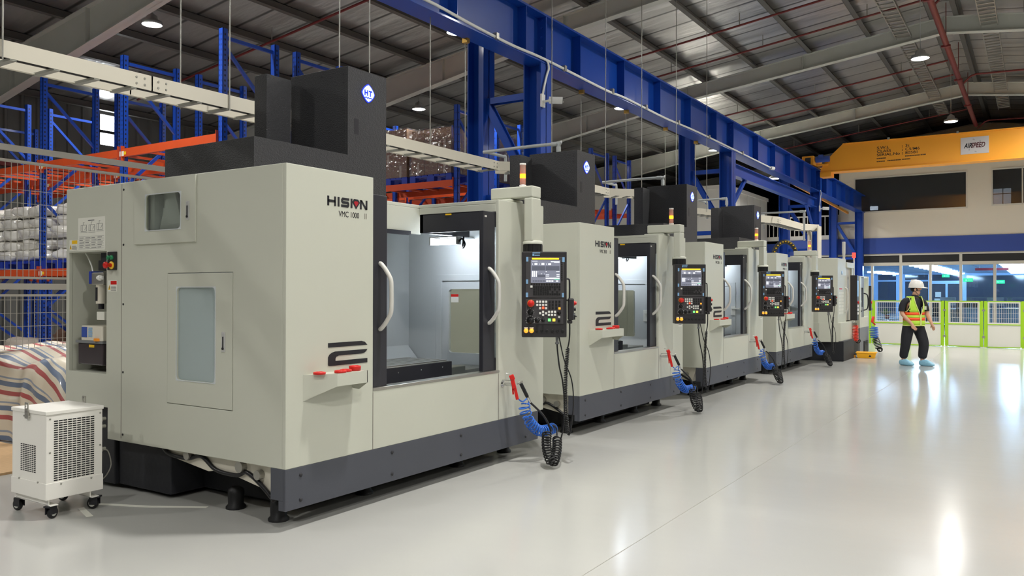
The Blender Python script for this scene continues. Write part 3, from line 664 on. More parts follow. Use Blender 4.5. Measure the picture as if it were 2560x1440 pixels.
    a=MB(); a.cyl((-1.96,.06,1.065),(-1.96,.06,1.085),.04,n=18); a.xf(SH).build('filler_cap',M['orangeb'],l); a=MB(); a.box(-2.08,-2.01,.048,.05,1.015,1.035); a.xf(SH).build('level_label',M['yellow'],l)
def guns(ox,oy,which,g1,g2,lab1,lab2,lowz=0.0):
    """air gun on a blue coil and wash gun on a black coil, hung on the hook of a machine (ox = front, oy = start of right column)"""
    t=thing('air_gun',lab1,'air gun',(ox,oy,0),group=None)
    V=lambda *p: Vector(p)
    e=V(.839,.544,0)*.00345
    G=V(.12,.051,.688)
    def K(du,dv,dx=0): return G+e*du*.6+V(dx,0,-.00345*dv)
    a=MB(); a.bar(K(-11,-16),K(2,16),.03,.034); a.bar(K(-12,-17),K(-4,-5),.036,.04); b=a.build('gun_body',M['red'],t,bevel=.006)
    a=MB(); a.bar(K(2,10),K(14,42),.022,.026); a.build('gun_grip',M['red'],t,bevel=.005)
    a=MB(); a.bar(K(-6,8),K(-3,30),.012,.012); a.build('trigger',M['red'],t,bevel=.003)
    a=MB(); a.tube(smooth_path([K(-11,-15),K(-20,-20),K(-32,-21)],4),.003); a.build('nozzle',M['steel'],t)
    c0=K(13,38); 
    a=MB(); a.tube(smooth_path([c0,c0+V(.02,.05,-.035),V(.17,.19,.545),V(.17,.2,.50),V(.17,.15,.5)],5),.006); a.tube(coil([(.17,.13,.51),(.17,.14,.45),(.18,.165,.385)],.047,3.5),.0062,6); a.tube(coil([(.18,.165,.385),(.19,.21,.325),(.21,.3,.26),(.23,.42,.25),(.23,.53,.255)],.043,14),.0062,6); h=a.build('coiled_hose',M['bluehose'],t); h['label']='blue coiled hose'
    w=thing('wash_gun',lab2,'spray gun',(ox,oy,0),group=None)
    a=MB(); a.bar(K(4,4,.02),K(27,-2,.02),.02,.02); a.build('gun_body',M['steel'],w,bevel=.004)
    a=MB(); a.bar(K(18,2,.02),K(46,36,.02),.026,.03); a.build('gun_grip',M['rubber'],w,bevel=.008)
    p=K(46,36,.02)
    a=MB(); a.cyl(p,p+V(.015,.02,-.045),.011,.009); a.build('hose_fitting',M['chrome'],w)
    q=p+V(.015,.02,-.045)
    a=MB(); a.tube(smooth_path([q,V(.31,.19,.42),V(.34,.25,.32),V(.34,.28,.27)],6),.009)
    a.tube(coil([(.34,.215,.27),(.38,.14,.18),(.43,.09,.10),(.47,.075,.05)],.036,12),.0068,6)
    a.tube(coil([(.47,.085,.048),(.45,.16,.075),(.41,.26,.14),(.36,.35,.21)],.036,11),.0068,6)
    a.tube(smooth_path([(.36,.35,.21),(.34,.37,.28),(.33,.33,.31),(.25,.5,.27)],5),.007)
    h=a.build('coiled_hose',M['cable'],w); h['label']='black coiled hose'
    return t,w
def pendant(ox,oy,lab):
    t=thing('handwheel_pendant',lab,'hand controller',(ox,oy,0))
    e=Vector((.839,.544,0)); n=Vector((.544,-.839,0)); c=Vector((.321,.201,1.412))+e*.222
    Mx=Matrix((( .839,-.544,0,c.x-n.x*.02),(.544,.839,0,c.y-n.y*.02),(0,0,1,1.285),(0,0,0,1)))
    a=MB(); a.box(-.025,.022,-.05,.06,-.085,.095); a.box(-.03,.01,-.04,.05,-.115,-.085); b=a.xf(Mx).build('pendant_body',M['panel'],t,bevel=.01)
    a=MB(); a.cyl((.022,0,.055),(.032,0,.055),.02); a.cyl((.03,0,.055),(.046,0,.055),.014); a.xf(Mx).build('stop_button',M['red'],t)
    a=MB(); a.cyl((.022,0,.005),(.04,0,.005),.014); a.cyl((.022,0,-.055),(.034,0,-.055),.028); a.cyl((.03,.018,-.055),(.05,.018,-.055),.006); a.xf(Mx).build('handwheel',M['key'],t)
    a=MB(); p0=Mx@Vector((-.01,0,-.115))
    a.tube(smooth_path([p0,p0+Vector((0,0,-.08)),p0+Vector((-.004,-.004,-.15)),p0+Vector((-.012,-.01,-.2))],5),.006)
    q=p0+Vector((-.012,-.01,-.2))
    a.tube(coil([q,q+Vector((-.014,-.012,-.25)),q+Vector((-.014,-.012,-.5)),q+Vector((.0,-.0,-.72))],.0145,50,10),.0045,5)
    r=q+Vector((0,0,-.72)); a.tube(smooth_path([r,r+Vector((.02,.01,.02)),r+Vector((.04,.025,.25)),r+Vector((.025,.02,.45)),r+Vector((-.03,-.01,.62)),r+Vector((-.07,-.03,.82)),r+Vector((-.09,-.045,.9))],6),.005)
    a.build('coiled_cable',M['cable'],t)
    return t
m1=machine('machining_centre','largest cream machining centre nearest the viewer, open niche on its side, white light inside',(-3.75,3.315,0),2.995,.755,2.27,2.2,.12,.37,.783,.85,-.95,1.481,3.27,2.545,'VMC 1000',(.13,.135,.16,.565,.925),True)
side_extras(m1)
m2=machine('machining_centre','second cream machining centre in the row, just behind the largest one',(-3.8,7.1,0),2.78,.775,1.99,2.125,.15,.40,.79,.70,-.8,1.424,3.13,2.45,'VMC 850',(.13,.2,.03,.745,1.05),True)
for o in kids(m2):   # the smaller machines carry a blue notice on the right column
    pass
a=MB(); a.box(0,.002,2.62,2.74,1.33,1.36); n_=a.build('column_notice',M['offblue'],m2); a=MB(); a.box(0,.0015,2.62,2.74,1.0,1.32); a.build('notice_paper',M['label'],n_)
a=MB()
for i in range(9): a.box(.0015,.002,2.63,2.73-.02*(i%3),1.02+i*.033,1.03+i*.033)
a.build('notice_print',M['inkline'],n_)
m3=copytree(m2,'third cream machining centre in the row, between two others with black head covers',(-3.8,10.7,0))
m4=copytree(m2,'fourth cream machining centre, farthest of those with a black head cover and backlit emblem',(-3.8,14.3,0))
for q in (m3,m4):
    a=MB(); a.box(0,.002,2.64,2.72,1.52,1.78); n_=a.build('column_sticker',M['yellow'],q); a=MB(); a.box(0,.0025,2.64,2.72,1.47,1.52); a.build('sticker_red_band',M['red'],n_)
nm=['largest, nearest machining centre','second machining centre in the row','third machining centre in the row','fourth machining centre in the row']
g1,w1=guns(-3.75,3.315+2.27,None,0,0,'red air gun on blue coil hose, on the largest nearest machine','black wash gun on black coil hose, on the largest nearest machine')
p1_=pendant(-3.75,3.315+2.27,'black hand controller on curly cable beside the nearest operator panel')
for k,(yy,od) in enumerate(((7.1,'second'),(10.7,'third'),(14.3,'fourth'))):
    lc=(-3.8,yy+1.99,0)
    copytree(g1,'red air gun on blue coil hose, on the %s machine in the row'%od,lc)
    copytree(w1,'black wash gun on black coil hose, on the %s machine in the row'%od,lc)
    copytree(p1_,'black hand controller on curly cable beside the operator panel of the %s machine'%od,lc)
# ------------------------------------------------------------------ hall shell
RX=-2.1
def roofz(x): return 9.12-.128*abs(x-RX)
XL,XR,Y0,Y1=-22.,20.,-13.,64.
a=MB(); a.box(XL,XR,Y0,Y1,-.2,0); struct(a.build('floor',M['floor']))
a=MB()
a.box(-1.93,-1.925,-3,24,0,.0006)
tag(a.build('floor_joint',P('floor_joint_dust',(150,148,140),.4)),None,None,kind='structure')
a=MB()
a.add([(RX,Y0,roofz(RX)),(RX,Y1,roofz(RX)),(XL,Y1,roofz(XL)),(XL,Y0,roofz(XL))],[(0,1,2,3)]); a.add([(RX,Y0,roofz(RX)),(RX,Y1,roofz(RX)),(XR,Y1,roofz(XR)),(XR,Y0,roofz(XR))],[(0,1,2,3)])
a.add([(RX,Y0,roofz(RX)+.1),(RX,Y1,roofz(RX)+.1),(XL,Y1,roofz(XL)+.1),(XL,Y0,roofz(XL)+.1)],[(0,1,2,3)]); a.add([(RX,Y0,roofz(RX)+.1),(RX,Y1,roofz(RX)+.1),(XR,Y1,roofz(XR)+.1),(XR,Y0,roofz(XR)+.1)],[(0,1,2,3)])
struct(a.build('ceiling',M['roof']))
def ribwall(name,x,y0,y1,z0,z1,holes=(),n=None):
    a=MB(); a.slab('x',x-.05,x,y0,y1,z0,z1,holes)
    y=y0
    while y<y1:
        if not any(h[0]-.05<y<h[1]+.05 for h in holes): a.prism([(x,y),(x+.04,y+.03),(x+.04,y+.09),(x,y+.12)],'z',z0,z1)
        y+=.4
    return struct(a.build(name,M['corr']))
ribwall('wall_left',XL,Y0,Y1,0,6.62,[(12.75,13.2,5.55,6.4)])
a=MB(); a.box(XL-.04,XL-.03,12.75,13.2,5.55,6.4); struct(a.build('window_1',M['day']))
a=MB(); a.box(XL-.05,XL+.03,12.72,13.23,5.88,5.96); struct(a.build('trim_1',M['dark']))
a=MB()
for z in (2.2,4.6): a.box(XL+.04,XL+.2,Y0,Y1,z,z+.18)
struct(a.build('trim_2',M['redpipe']))
a=MB(); a.box(XR,XR+.1,Y0,Y1,0,6.4); struct(a.build('wall_right',M['offwall']))
for nm,y in (('wall_back',Y0-.1),('wall_far',Y1)):
    a=MB(); a.prism([(XL,0),(XR,0),(XR,roofz(XR)),(RX,roofz(RX)),(XL,roofz(XL))],'y',y,y+.1); struct(a.build(nm,M['corr']))
# rafters (tapered I-sections) and purlins
def rz(x):   # underside of the rafter
    d=abs(x-RX); return 8.47-(.125*d if d<7.3 else .125*7.3+.178*(d-7.3))
def rt(x): return 8.92-.128*abs(x-RX)
ordn=['first','second','third','fourth','fifth','sixth','seventh']
for k,y in enumerate((.9,9.05,16.8,24.8,33.0,41.1)):
    xs=[XL+.1,-19,-16,-13,-9.4,-5.8,RX,1.6,5.2,9,13,17,XR-.1]
    a=MB()
    for i in range(len(xs)-1):
        x0,x1=xs[i],xs[i+1]
        a.prism([(x0,rz(x0)),(x1,rz(x1)),(x1,rt(x1)),(x0,rt(x0))],'y',y-.006,y+.006)
        for w,zf,th in ((.11,rz,.018),(.11,rt,-.018)):
            a.prism([(x0,zf(x0)),(x1,zf(x1)),(x1,zf(x1)+th),(x0,zf(x0)+th)],'y',y-w,y+w)
        a.box(x1-.006,x1+.006,y-.1,y+.1,rz(x1),rt(x1))
    o=a.build('roof_rafter',M['rafter'])
    where={0:'overhead, outside the frame',1:'sloping down to the upper left corner',2:'crossing behind the blue runway beam near the top edge',3:'behind the larger of the two lamps at upper right',4:'just above the orange crane girder',5:'farthest back, behind the crane girder'}[k]
    tag(o,'grey tapered steel roof rafter '+where,'roof beam')
    for x in (-16,-9.4,-5.8,1.6):   # fly braces
        a=MB(); a.bar((x,y+.05,rz(x)+.03),(x+.02,y+.75,rt(x)+.1),.05,.05); a.build('fly_brace',M['rafter'],o)
xs=[RX-.35-1.6*i for i in range(13)]+[RX+.35+1.6*i for i in range(14)]
for x in xs:
    if not XL<x<XR: continue
    z=roofz(x); s=1 if x<RX else -1
    a=MB(); a.box(x-.004,x+.004,Y0,Y1,z-.2,z-.005); a.box(x-.004 if s>0 else x-.13,x+.13 if s>0 else x+.004,Y0,Y1,z-.2,z-.192); a.box(x-.07 if s>0 else x-.004,x+.004 if s>0 else x+.07,Y0,Y1,z-.013,z-.005)
    side='left' if x<RX else 'right'
    tag(a.build('roof_purlin',M['purlin']),'grey galvanised roof purlin running lengthwise on the %s roof slope'%side,'roof beam','purlins of the %s roof slope'%side)
for k,y in enumerate((4.5,12.6,20.5,22.6,28.9,30.9,37)):
    a=MB(); x0,x1=(-10.4,RX-.25) if k>=2 else (-20,-9.5)
    a.tube([(x0,y,roofz(x0)-.32),(x1,y,roofz(x1)-.32)],.028); p=a.build('sprinkler_pipe',M['redpipe'])
    tag(p,'thin dark red sprinkler pipe crossing under the roof sheets','pipe','thin red sprinkler pipes')
    a=MB(); n=3
    for i in range(n):
        x=x0+(x1-x0)*(i+.5)/n; a.cyl((x,y,roofz(x)-.29),(x,y,roofz(x)),.012)
    a.build('pipe_hanger',M['galv'],p)
a=MB(); a.tube([(-2.0,10,7.98),(-2.0,36.3,7.98)],.075,12); p=tag(a.build('sprinkler_main',M['redpipe']),'thick red sprinkler main running lengthwise near the ridge','pipe')
a=MB()
for y in range(12,36,4): a.box(-2.11,-1.89,y-.04,y+.04,7.88,7.93); a.cyl((-2.0,y,8.05),(-2.0,y,9.05),.01)
a.build('pipe_clamp',M['redpipe'],p)
for y in (20.5,28.9,37):
    a=MB(); a.tube([(-2.0,y+.3,8.0),(-1.75,y+.3,8.25),(-1.6,y+.3,8.3),(6,y+.3,8.0)],.03); tag(a.build('sprinkler_branch',M['redpipe']),'red sprinkler branch pipe leaving the main to the right','pipe','red branch pipes right of the main')
for x,lab in ((-3.1,'left of'),(-1.05,'right of')):
    t=thing('cable_ladder','grey slotted cable ladder under the roof, %s the thick red main'%lab,'cable ladder',(x,0,0)); a=MB(); z=roofz(x)-.5
    a.box(-.2,-.18,12,36.4,z,z+.09); a.box(.18,.2,12,36.4,z,z+.09); a.build('side_rail',M['galv'],t)
    y=12
    while y<36.3: a=MB(); a.box(-.18,.18,y,y+.06,z,z+.03); a.build('rung',M['galv'],t); y+=.3
# ------------------------------------------------------------------ pendant lamps
lamps=[(-15.46,10.06),(-15.77,19.11),(-10.44,13.89),(-10.54,22.3),(-10.59,30.84),(-8.21,30.68),(-2.32,21.36),(-2.34,29.76)]
ll=['bright pendant lamp at upper left, nearest the big grey rafter','bright pendant lamp on a looped cord above the wrapped cartons','bright pendant lamp just under the blue runway beam at the top','pendant lamp half hidden under the runway beam behind the conduit','small pendant lamp between the runway columns above the third machine','small pendant lamp glowing beside the far runway columns','large bright pendant lamp at upper right beside the red main','bright pendant lamp at upper right just above the crane girder']
hid=[(.6,25.2),(-2.3,-3.9),(-10.4,-3.0),(3.6,-8.1),(-15.4,1.6),(-10.4,5.4),(-2.3,12.9),(-2.3,4.5),(3.6,8.7),(3.6,17.1),(3.6,25.5),(1.8,.6),(9.4,4.5),(9.4,12.9),(9.4,21.3),(9.4,29.7),(15,8.7),(15,17.1),(15,25.5),(15,.3)]
L0=None
for i,(x,y) in enumerate(lamps+hid):
    if L0 is None:
        t=thing('pendant_lamp',ll[0],'lamp',(x,y,7.0))
        a=MB(); a.lathe([(.0001,.03),(.192,.03),(.192,.0),(.2,-.02),(.208,-.02),(.21,.02),(.2,.05),(.12,.09),(.1,.17),(.05,.2),(.02,.23)],(0,0,0),24); a.build('lamp_housing',M['lampbody'],t)
        a=MB(); a.lathe([(.0001,-.022),(.17,-.022),(.19,-.012),(.19,.0)],(0,0,0),24); a.build('lamp_lens',M['lamp_on'],t)
        ld=bpy.data.lights.new('lamp_beam','SPOT'); ld.energy=150; ld.color=(1,.985,.95); ld.shadow_soft_size=.17; ld.spot_size=math.radians(170); ld.spot_blend=1.0
        lo=bpy.data.objects.new('lamp_beam',ld); col.objects.link(lo); lo.parent=t; lo.location=(0,0,-.04)
        L0=t; c=t
    else: c=copytree(L0,ll[i] if i<len(ll) else 'pendant lamp of the same kind outside the frame',(x,y,5.7 if i==5 else 7.0),group=None if i<len(ll) else 'pendant lamps outside the frame')
    a=MB(); a.cyl((0,0,.2),(0,0,roofz(x)-7.0),.008,n=6)
    a.build('hanging_cord',M['pvc'],c)
# ------------------------------------------------------------------ blue crane runway
t=thing('runway_beam','long blue I-beam crane runway high above the machines','crane beam',(-6.2,0,0))
a=MB(); ya,yb=-2,37.7
a.box(-.008,.008,ya,yb,4.80,5.50); a.box(-.16,.16,ya,yb,4.78,4.805); a.box(-.16,.16,ya,yb,5.48,5.51); a.box(-.03,.03,ya,yb,5.51,5.56); a.build('beam',M['crblue'],t)
colY=[10.25,19.02,28.2,36.1]
a=MB(); y=1.6
while y<yb:
    if all(abs(y-c)>.5 for c in colY): a.box(.008,.15,y-.006,y+.006,4.805,5.48); a.box(-.15,-.008,y-.006,y+.006,4.805,5.48)
    y+=1.62
a.build('web_stiffeners',M['crblue'],t)
for c in colY[:3]:
    a=MB(); a.box(.008,.15,c-.01,c+.012,4.805,5.48); a.box(-.15,-.008,c-.01,c+.012,4.805,5.48); s=a.build('splice_plate',M['crblue'],t)
    a=MB()
    for z in (4.88,5.02,5.18,5.32,5.43): a.cyl((.08,c-.03,z),(.08,c-.01,z),.016,n=8)
    a.build('splice_bolts',M['rackblue'],s)
def hsec(mb,x,y,z0,z1,w=.3): mb.box(x-w/2,x-w/2+.018,y-w/2,y+w/2,z0,z1); mb.box(x+w/2-.018,x+w/2,y-w/2,y+w/2,z0,z1); mb.box(x-w/2,x+w/2,y-.008,y+.008,z0,z1)
for k,c in enumerate(colY):
    t=thing('runway_support','blue lattice column pair of the crane runway, %s from the viewer'%ordn[k],'column',(-6.2,c,0))
    a=MB(); hsec(a,0,0,0,4.78); a.box(-.2,.2,-.2,.2,0,.025); a.build('front_column',M['crblue'],t)
    a=MB(); hsec(a,-1.02,0,0,5.9 if k<2 else 5.5); a.box(-1.22,-.82,-.2,.2,0,.025); a.build('rear_column',M['crblue'],t)
    for z in (4.38,2.9,.9):
        a=MB(); a.box(-.87,-.15,-.06,.06,z,z+.014); a.box(-.87,-.15,-.06,-.05,z-.08,z); a.box(-.87,-.15,.05,.06,z-.08,z); a.build('tie_bar',M['crblue'],t)
    for z0,z1 in ((4.3,3.05),(1.0,2.8)):
        for s in (-.055,.055):
            a=MB(); a.bar((-.87,s,z0),(-.15,s,z1),.03,.11); a.build('diagonal_brace',M['crblue'],t)
t=thing('lower_tie_beam','second lower purple blue beam tying the far runway columns together','crane beam',(-6.2,0,0))
a=MB(); a.box(-.006,.006,19.2,28.0,4.28,4.55); a.box(-.09,.09,19.2,28.0,4.53,4.55); a.box(-.09,.09,19.2,28.0,4.26,4.28); a.build('beam',M['crblue'],t)
for y0,y1 in ((19.17,20.4),(28.0,26.8)):
    a=MB(); a.bar((0,y0,3.4),(0,y1,4.28),.07,.09); a.build('knee_brace',M['crblue'],t)
# white conduit cable clipped along the beam
t=thing('white_cable','white cable clipped along the lower edge of the blue runway beam','cable')
pts=[(-6.028,3,4.84),(-6.028,6,4.85),(-6.028,7.43,4.866),(-6.028,8.36,4.831),(-6.028,9.3,4.812),(-6.028,10.19,4.83),(-6.028,12.15,4.80),(-6.028,12.93,4.82),(-6.028,14.74,4.80),(-6.028,16.2,4.826),(-6.028,18,4.825),(-6.028,20.5,4.81),(-6.028,22.14,4.80)]
a=MB(); a.tube(smooth_path(pts,6),.02); a.cyl((-6.03,22.1,4.79),(-6.0,22.3,4.80),.05); a.build('cable_sleeve',M['white'],t)
a=MB()
for y in (6.7,8.9,10.75,12.4,13.8,15.4,17.2,19.6): a.box(-6.06,-5.995,y-.03,y+.03,4.79,4.87)
a.build('cable_clip',M['galv'],t)
def cctv(loc,lab,drop,flip=1):
    t=thing('security_camera',lab,'camera',loc)
    a=MB(); a.box(0,.03,-.05,.05,-.08,.11); a.build('junction_box',M['white'],t,bevel=.006)
    a=MB(); a.cyl((.03,0,0),(.1,.05,.015),.018); a.cyl((.09,.045,.01),(.13,.07,.02),.03); a.build('bracket',M['white'],t)
    a=MB(); c0=Vector((.1,.03,.02)); d=Vector((.55,.32,-.03)).normalized(); a.cyl(c0,c0+d*.2,.05,n=18); b=a.build('camera_body',M['white'],t,bevel=.006)
    a=MB(); a.cyl(c0+d*.2,c0+d*.205,.046,n=18); e=a.build('camera_face',M['ink'],b); a=MB(); a.cyl(c0+d*.205+Vector((0,0,-.02)),c0+d*.212+Vector((0,0,-.02)),.016); a.build('camera_lens',M['keyw'],e)
    if drop:
        a=MB()
        for s in (0,.022): a.tube(smooth_path([(.015,-.01+s,.1),(.02,.03+s,.25),(.02,.1+s,.42),(.022,.15+s,.52),(.022,.12+s,.6),(.022,.04+s,.625)],6),.010)
        a.build('feed_cable',M['white'],t)
cctv((-6.045,10.12,4.2),'white bullet security camera on the nearest runway column',True)
cctv((-6.045,28.0,4.2),'white bullet security camera on a far runway column',True)
t=thing('floodlight','small white floodlight fixed at the far end of the runway beam','lamp',(-6.05,37.75,5.3))
a=MB(); a.box(0,.3,0,.15,.1,.2); a.bar((.05,.07,-.25),(.05,.07,.12),.04,.04); a.build('bracket',M['white'],t); a=MB(); a.box(.0,.3,0,.12,-.3,-.14); a.build('lamp_head',M['tube'],t)
t=thing('gate_pole','orange diagonal bar hanging under the far end of the runway beam','bar'); a=MB(); a.bar((-6.6,27.0,4.95),(-6.6,35.9,4.75),.05,.09); a.build('bar',M['beamyel'],t); a=MB(); a.bar((-7.7,30,2.9),(-7.7,30,4.78),.07,.07); a.build('post',M['beamyel'],t)
# ------------------------------------------------------------------ orange bridge crane
t=thing('bridge_crane','orange bridge crane girder with a white company plate across the far hall','crane',(0,27.7,0))
a=MB(); a.prism([(-5.95,5.40),(-5.9,5.36),(12,5.36),(12,6.23),(-5.25,6.23),(-5.55,5.95),(-5.85,5.62)],'y',-.012,.38); a.box(-5.25,12,-.05,.42,6.21,6.24); a.box(-5.95,12,-.05,.42,5.34,5.37); g=a.build('girder',M['beamyel'],t,bevel=.004)
a=MB(); a.box(-6.42,-6.06,-.45,.8,5.57,5.86); a.box(-6.06,-5.7,-.1,.45,5.57,5.63); a.box(-5.95,-5.6,-.05,.4,5.2,5.36); a.build('end_carriage',M['beamyel'],t,bevel=.01)
a=MB(); a.cyl((-6.3,-.47,5.70),(-6.14,-.47,5.70),.1); a.cyl((-6.3,.8,5.70),(-6.14,.8,5.70),.1); a.build('travel_wheel',M['black'],t)
a=MB(); a.cyl((-6.04,-.2,5.76),(-5.62,-.2,5.76),.1,n=16); a.box(-5.95,-5.8,-.3,-.1,5.8,5.9); a.build('travel_motor',M['offblue'],t,bevel=.01)
a=MB()
for x in (-3.9,-2.0,.3): a.box(x-.03,x+.03,-.06,-.02,6.22,6.29)
a.build('cable_bracket',M['galv'],t)
tx=MB()
for s,z,x2 in (('S.W.L',5.955,'3t'),('CLASS',5.845,'C5/M6'),('SERIAL.No',5.735,'80581')):
    text(s,'girder_lettering',.118,M['ink'],g,(-4.24,-.0125,z),SIDE,sx=1.25,bold=.0015); text(':','girder_lettering',.118,M['ink'],g,(-3.52,-.0125,z),SIDE,sx=1.2,bold=.003); text(x2,'girder_lettering',.118,M['ink'],g,(-3.43,-.0125,z),SIDE,sx=1.25,bold=.001)
a=MB()
for x0,x1,z in ((-4.24,-3.96,5.645),(-3.43,-3.02,5.655),(-3.0,-2.85,5.658),(-4.24,-3.98,5.55),(-3.93,-3.55,5.555),(-3.52,-3.28,5.56)):
    x=x0
    while x<x1-.02: a.box(x,x+.022,-.0132,-.0122,z,z+.035); x+=.03
a.build('small_print',M['ink'],g)
a=MB(); a.box(-1.92,-1.19,-.022,-.012,5.575,6.075); p=a.build('company_plate',P('plate_silver',(206,200,198),.35,.2,var=.04),t)
text('AIR','plate_lettering',.2,M['ink'],p,(-1.83,-.0225,5.76),SIDE,shear=.3,sx=.66,bold=.006); text('SPEED','plate_lettering',.2,P('maroon_print',(80,24,32),.5),p,(-1.655,-.0225,5.76),SIDE,shear=.3,sx=.66,bold=.006)
a=MB()
for i in range(6):
    th=math.radians(60*i+30); a.bar((-1.555+.16*math.cos(th),-.0228,5.82+.17*math.sin(th)),(-1.555+.2*math.cos(th+.25),-.0228,5.82+.2*math.sin(th+.25)),.001,.03)
a.build('star_ring',P('pale_star_print',(170,166,166),.5),p)
# ------------------------------------------------------------------ cable tray and rods
def tray(name,lab,path,w=.3,z=3.05,h=.12):
    t=thing(name,lab,'cable tray'); P_=[Vector((p[0],p[1],z)) for p in path]
    for s in (.0,-w):
        a=MB()
        for i in range(len(P_)-1):
            d=(P_[i+1]-P_[i]).normalized(); n=Vector((d.y,-d.x,0)); ext=.012
            p,q=P_[i]+n*s,P_[i+1]+n*s; a.bar(p+Vector((0,0,h/2)),q+d*ext+Vector((0,0,h/2)),.006,h); (None if s==0 else a.bar(p+n*.018,q+n*.018,.036,.006))
        a.build('side_rail',M['trayc'],t)
    for i in range(len(P_)-1):
        d=(P_[i+1]-P_[i]); L=d.length; d.normalize(); n=Vector((d.y,-d.x,0)); k=.15
        while k<L:
            a=MB(); p=P_[i]+d*k; a.bar(p-n*.0,p-n*w,.045,.02); a.build('rung',M['traybot'],t); k+=.3 if L>2 else .2
    a=MB()
    for i,p in enumerate(P_[:-1]):
        if i==0: continue
        for dx in (-.13,-.06,.06,.13):
            for dz in (.035,.085): a.cyl((p.x-.002,p.y+dx,z+dz),(p.x+.008,p.y+dx,z+dz),.009,n=6)
    if a.v: a.build('splice_bolts',M['galv'],t)
    a=MB()
    for s in (.05,.10): a.tube([p+Vector((((P_[min(i+1,len(P_)-1)]-P_[max(i-1,0)]).normalized().y)*-s,((P_[min(i+1,len(P_)-1)]-P_[max(i-1,0)]).normalized().x)*s,.035)) for i,p in enumerate(P_)],.024,8)
    a.build('cable_bundle',M['cable'],t)
    return t
tray('cable_tray','long cream ladder cable tray hanging above the nearest machine',[(-6.0,-1.2),(-6.0,3.9),(-6.0,8.95),(-5.55,9.4),(-5.2,9.75)])
tray('cable_tray','short cream cable tray with a bend, between the second and third machine heads',[(-6.0,11.0),(-6.0,12.25),(-5.35,12.9),(-5.1,13.15)])
tray('cable_tray','cream cable tray seen between the third and fourth machine heads',[(-5.9,14.6),(-5.9,16.0),(-5.6,16.9)])
t=tray('cable_tray','far cream cable tray bending down behind the fourth machine',[(-5.7,17.8),(-5.7,19.2),(-5.3,20.2),(-5.3,22.6),(-5.0,23.1)],z=3.12,h=.17)
a=MB(); a.box(-5.25,-5.22,22.9,23.3,2.3,3.25); a.box(-5.0,-4.97,22.9,23.3,2.3,3.25); a.build('down_leg',M['trayc'],t)
def rod(x,y,z0,z1,lab,grp=None,clamp=False):
    t=thing('hanger_rod',lab,'hanger rod',(x,y,0),group=grp); a=MB(); a.cyl((0,0,z0),(0,0,z1),.0065,n=6); a.build('rod',M['galv'],t)
    if clamp: a=MB(); a.box(-.03,.05,-.03,.03,z1-.02,z1+.07); a.build('beam_clamp',P('brass_clamp',(190,150,70),.4,.6),t)
for y,s in ((2.77,'at the left edge of the frame'),(4.38,'left of the black head cover, nearer one'),(4.64,'left of the black head cover, farther one')): rod(-5.98 if y!=4.38 else -6.31,y,3.03,roofz(-6),'thin hanger rod of the cable tray '+s)
for y,s in ((6.2,'left of the emblem on the nearest head cover'),(6.66,'above the emblem on the nearest head cover'),(7.73,'left of the pendant lamp over the cartons')): rod(-6.2,y,3.05,roofz(-6.2),'thin steel rod rising to the roof '+s)
for y,s in ((8.64,'nearest'),(11.88,'second'),(13.63,'third'),(15.5,'fourth'),(17.24,'fifth')): rod(-6.34,y,3.05,4.74,'steel rod on a brass beam clamp under the runway beam, %s of the row'%s,None,True)
for y in (9.9,11.6,13.0,14.6,16.3): rod(-5.75,y,3.1,roofz(-5.75)-.3,'very thin rod hanging from the roof in front of the runway beam','thin rods in front of the runway beam')
for k,y in enumerate((9.2,12.85,16.45,20.0)):
    t=thing('conduit_pipe','grey bent conduit pipe above the gap behind %s machine'%('the second','the third','the fourth','the fifth')[k] if k<3 else 'grey bent conduit pipe behind the fifth machine','pipe')
    a=MB(); z=3.37; x0,x1=(-6.4,-5.24) if k==0 else (-6.4,-5.3) if k==1 else (-5.97,-5.38) if k==2 else (-5.75,-4.66)
    a.tube(smooth_path([(x0,y+.5,z-.35),(x0,y+.5,z-.02),(x0,y+.42,z),(x0,y+.05,z),(x0+.05,y,z),(x1-.05,y,z),(x1,y,z-.05),(x1,y,z-.7)],4),.022); a.build('pipe_run',M['pvc'],t)
    a=MB(); a.cyl((x1,y,z-.13),(x1,y,z-.04),.03); a.cyl((x1-.1,y,z),(x1-.02,y,z),.03); a.build('elbow',M['pvc'],t)
